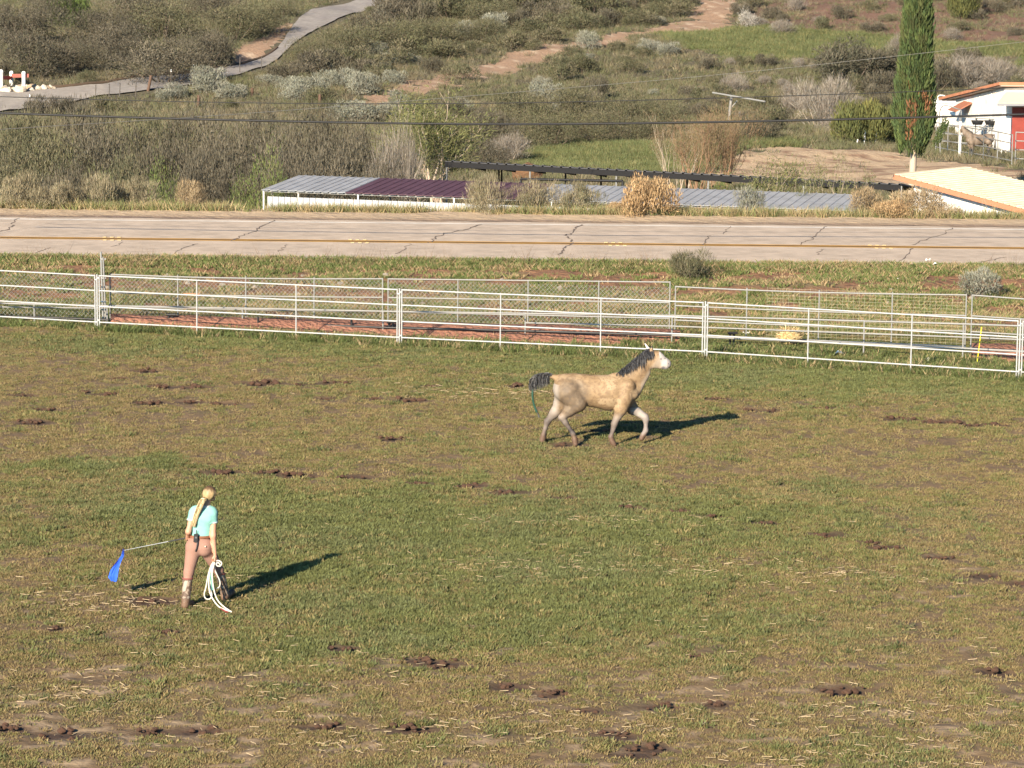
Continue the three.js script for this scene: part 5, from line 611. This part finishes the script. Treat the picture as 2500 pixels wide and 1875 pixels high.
  const handG = [nets(blend(hr, .008), [.1, .58, -.06], [.3, .78, .16], .0035), nets(blend(hl, .008), [-.36, .82, -.22], [-.1, 1.03, .04], .0035)], headG = nets((() => { const a = blend(headB, .03), b = blend(face, .01); return (x, y, z) => smin(a(x, y, z), b(x, y, z), .014); })(), [0, 1.46, -.17], [.25, 1.74, .1], .004);
  const strip3 = g => { const q = g.clone(); for (const k of Object.keys(q.attributes)) if (k !== 'position' && k !== 'normal') q.deleteAttribute(k); return q; };
  const body = part(t, 'body', mergeGeometries([nets(bodyF, [-.4, -.02, -.45], [.5, 1.56, .42], .011), ...handG, headG].map(strip3)), skin);
  for (const s of [-1, 1]) { const q = P3(C, .074, s * .03, .004, 0); part(body, 'eye', new THREE.SphereGeometry(.0115, 10, 8).translate(q[0], q[1], q[2]), mat(.5, .5, .5, { roughness: .2 })); }
  // shirt, cuffs and collar
  const sh = blend([...chest, [-.06, 1.36, -.005, .07, .12, 1.355, -.005, .07]], .04), slL = blend([[-.115, 1.335, 0, .056, -.16, 1.18, .045, .05]], .02), slR = blend([[.165, 1.33, 0, .056, .172, 1.14, .03, .05]], .02);
  const shirtF = (x, y, z) => { const fold = (vn3(x * 14 + y * 9, y * 22, z * 14, 2) - .5) * .012; return smin(Math.max(sh(x, y, z) - .014 + fold, 1.005 - y), smin(Math.max(slL(x, y, z) - .008, 1.245 - y), Math.max(slR(x, y, z) - .008, 1.205 - y), .01), .03); };
  const mint = new THREE.MeshStandardMaterial({ color: lin(.2, .43, .39), roughness: .85 }), pale = mat(.5, .56, .56), shirt = part(t, 'polo_shirt', nets(shirtF, [-.3, .96, -.2], [.35, 1.48, .22], .008), mint);
  part(shirt, 'cuff', nets((x, y, z) => Math.max(Math.abs(slL(x, y, z)) - .013, 1.243 - y, y - 1.262), [-.26, 1.22, -.1], [-.05, 1.29, .14], .006), pale); part(shirt, 'cuff', nets((x, y, z) => Math.max(Math.abs(slR(x, y, z)) - .013, 1.203 - y, y - 1.222), [.06, 1.18, -.1], [.28, 1.25, .14], .006), pale);
  const nk = blend([[.04, 1.38, -.005, .06, .07, 1.455, -.012, .056]], .01); part(shirt, 'collar', nets((x, y, z) => Math.max(Math.abs(nk(x, y, z)) - .009, 1.405 - y - x * .05, y - 1.452), [-.06, 1.37, -.1], [.17, 1.49, .1], .006), pale);
  // breeches, belt
  const br = blend([...hips, ...legs], .035), brF = (x, y, z) => Math.max(br(x, y, z) - .007, y - 1.0, .36 - y);
  const breech = part(t, 'breeches', nets(brF, [-.34, .26, -.36], [.4, 1.05, .3], .009), mat(.27, .15, .113, { roughness: .9 })); part(breech, 'button', new THREE.SphereGeometry(.01, 8, 6).translate(.068, .885, .158), mat(.7, .65, .55));
  const wst = blend([...hips, ...chest], .035); part(t, 'belt', nets((x, y, z) => Math.max(Math.abs(wst(x, y, z) - .016) - .006, .985 - y, y - 1.022), [-.2, .96, -.16], [.2, 1.05, .17], .006), mat(.2, .08, .04, { roughness: .6 }));
  // boots
  const bootM = new THREE.MeshStandardMaterial({ vertexColors: true, roughness: .7 }), boot = (bones, lo, hi) => { const f = blend(bones, .03), m = part(t, 'boot', paint(nets((x, y, z) => Math.max(f(x, y, z), y - .425, -y), lo, hi, .008), (x, y, z) => { const n = vn3(x * 40, y * 30, z * 40, 4), q = vn3(x * 18, y * 18, z * 18, 6); let c = n > .55 ? [.26, .2, .15] : [.1, .065, .045]; if (q > .7 && y > .14) c = [.3, .26, .21]; c = mix3(c, [.13, .075, .045], sstep(.16, .08, y + (n - .5) * .1)); return c; }), bootM); part(m, 'boot_trim', nets((x, y, z) => Math.max(Math.abs(f(x, y, z)) - .006, .408 - y, y - .43), [lo[0], .39, lo[2]], [hi[0], .45, hi[2]], .006), mat(.2, .06, .05)); };
  boot([[-.182, .46, .122, .075, -.205, .13, .23, .06], [-.205, .13, .23, .056, -.212, .06, .255, .052], [-.213, .05, .275, .05, -.14, .042, .07, .042]], [-.34, -.02, -.04], [-.06, .48, .36]);
  boot([[.236, .46, -.185, .073, .298, .13, -.29, .06], [.298, .13, -.29, .056, .302, .06, -.29, .052], [.302, .052, -.26, .05, .395, .1, -.46, .042]], [.12, -.02, -.54], [.48, .48, -.06]);
  // hair
  const skull = blend([one(P3(C, -.014, 0, .022, .099)), one(P3(C, -.05, 0, -.01, .068)), one(P3(C, -.075, -.012, -.02, .032))], .03), hairF = (x, y, z) => { const q = (x - C.x) * F.x + (z - C.z) * F.z; return Math.max(skull(x, y, z) + (vn3(x * 30, y * 8, z * 30, 7) - .5) * .008, Math.min(q - .032, q - .085 + Math.max(0, (1.675 - y)) * 5), 1.535 - y); };
  const hair = part(t, 'hair', paint(nets(hairF, [-.02, 1.5, -.18], [.26, 1.76, .13], .005), (x, y, z) => { const n = vn3(x * 60, y * 14, z * 60, 3), back = -((x - C.x) * F.x + (z - C.z) * F.z); return mix3(mix3([.42, .31, .16], [.29, .2, .095], n), [.1, .06, .03], sstep(1.61, 1.68, y - back * .35 + (n - .5) * .05)); }), new THREE.MeshStandardMaterial({ vertexColors: true, roughness: .5 }));
  const r = rng(12), L = [], pc = new THREE.CatmullRomCurve3([V(.055, 1.575, .055), V(.03, 1.545, .105), V(-.02, 1.43, .135), V(-.07, 1.3, .13), V(-.105, 1.16, .125)]); for (let i = 0; i < 620; i++) { const a = r() * 6.28, q = Math.sqrt(r()), ln = .7 + r() * .32; L.push([0, .12, .3, .5, .7, .86, 1].map(u => { const c = pc.getPoint(Math.min(1, u * ln)), w = .058 * Math.sin(.5 + Math.min(1, u * 1.6) * 1.1) * (1 - u * .45) * q; return c.add(V(Math.cos(a) * w, 0, Math.sin(a) * w * .7)); })); }
  part(t, 'ponytail', strands(L, [[.45, .36, .2], [.37, .28, .145], [.5, .42, .26]], 6), hairMat); part(hair, 'hair_tie', new THREE.TorusGeometry(.022, .008, 8, 14).rotateX(.9).translate(.035, 1.552, .09), mat(.6, .5, .35));
  // things carried
  const at = (x, y, z) => V(p.x + x, y, p.z + z), bk = mat(.012, .012, .014, { roughness: .45 });
  const rad = thing('radio', 'black two way radio clipped to the woman belt', 'radio', at(-.07, .95, .125)); const rb = new THREE.BoxGeometry(.058, .115, .034); rb.rotateZ(-.08); part(rad, 'body', rb.translate(.0, .05, .01), bk); part(rad, 'antenna', rod(V(.004, .09, .01), V(.012, .165, .012), .008, 8, .006), bk); part(rad, 'knob', rod(V(.022, .09, .012), V(.024, .115, .012), .008, 8), bk); part(rad, 'strap', tubePath([V(.02, .02, .02), V(.022, -.04, .045), V(.012, -.1, .055), V(-.005, -.14, .05)], .009, 20, 6).scale(1, 1, .6), bk); part(rad, 'screen', new THREE.BoxGeometry(.03, .022, .004).translate(.004, .06, .028), mat(.12, .13, .13, { roughness: .2 }));
  const tip = at(-1.17, .7, -.4), grip = at(-.232, .952, -.105), fs = thing('training_flag', 'blue training flag on a thin white stick held behind the woman', 'flag', grip); wpart(fs, 'stick', rod(grip.clone().lerp(tip, .28), tip, .006, 6, .0035), mat(.3, .32, .34)); wpart(fs, 'grip', rod(grip.clone().lerp(tip, -.1), grip.clone().lerp(tip, .28), .0105, 8, .008), mat(.03, .03, .035));
  { const A = [[0, .03], [-.03, -.08], [-.12, -.2], [-.19, -.3], [-.225, -.41], [-.18, -.47]], B = [[.015, .02], [.02, -.06], [-.02, -.15], [-.05, -.24], [-.065, -.34], [-.085, -.44]], PP = [], II = [], n = 30, m = 14, ev = (E, u) => { const q = u * (E.length - 1), i = Math.min(E.length - 2, q | 0), w = q - i; return [lerp(E[i][0], E[i + 1][0], w), lerp(E[i][1], E[i + 1][1], w)]; };
    for (let i = 0; i <= n; i++) for (let j = 0; j <= m; j++) { const u = i / n, v = j / m, a = ev(A, u), b = ev(B, u), z = (v - .5) * .16 * Math.min(1, u * 2) + Math.sin(v * 7 + u * 3) * .03 * Math.min(1, u * 3) + Math.sin(v * 15 + u * 6) * .012 + (fbm(u * 5, v * 5, 6) - .5) * .06; PP.push(tip.x + lerp(a[0], b[0], v), tip.y + lerp(a[1], b[1], v), tip.z + z); } for (let i = 0; i < n; i++) for (let j = 0; j < m; j++) { const a = i * (m + 1) + j, b = a + m + 1; II.push(a, b, a + 1, b, b + 1, a + 1); }
    const g = new THREE.BufferGeometry(); g.setAttribute('position', new THREE.Float32BufferAttribute(PP, 3)); g.setIndex(II); g.computeVertexNormals(); wpart(fs, 'cloth', g, new THREE.MeshStandardMaterial({ color: lin(.02, .1, .55), roughness: .75, side: THREE.DoubleSide })); }
  const z3 = (a, b, z) => at((a - 440) / 815, (1455 + z * 174 - b) / 796, z), rp = thing('rope', 'white lead rope hanging in coils from the woman hand', 'rope', at(.21, .03, .1)), rm = mat(.55, .53, .46), rt = (pts, n, q, m) => wpart(rp, 'strand', tubePath(pts.map(e => z3(...e)), q || .0105, n || 50, 7), m || rm);
  rt([[600, 935, .03], [560, 990, .07], [525, 1100, .09], [495, 1260, .1], [476, 1330, .1], [490, 1378, .1], [530, 1388, .1], [562, 1360, .1], [550, 1220, .1], [560, 1080, .09], [580, 990, .07], [602, 940, .03]]); rt([[605, 945, .04], [645, 940, .05], [676, 965, .06], [662, 1000, .06], [628, 1000, .06], [615, 975, .06], [640, 962, .06], [655, 985, .06]]); rt([[600, 955, .03], [596, 1040, .04], [620, 1100, .04], [652, 1170, .04], [656, 1215, .04], [640, 1250, .05], [612, 1262, .05]], 40, .009);
  rt([[590, 960, .05], [548, 1060, .1], [532, 1200, .13], [550, 1310, .2], [600, 1400, .28], [670, 1475, .36], [770, 1515, .44], [822, 1530, .47], [800, 1552, .5], [745, 1556, .52]], 70); rt([[595, 960, .06], [570, 1080, .1], [590, 1260, .16], [640, 1390, .26], [720, 1470, .36], [815, 1528, .46]], 60); wpart(rp, 'popper', tubePath([z3(690, 1490, .38), z3(745, 1525, .44), z3(785, 1540, .47)], .012, 16, 7), mat(.2, .03, .03)); wpart(rp, 'rope_tail', tubePath([z3(560, 1010, .08), z3(550, 1120, .1), z3(562, 1200, .11), z3(575, 1280, .12)], .009, 30, 7), mat(.1, .32, .27));
}

renderer.render(scene, camera);
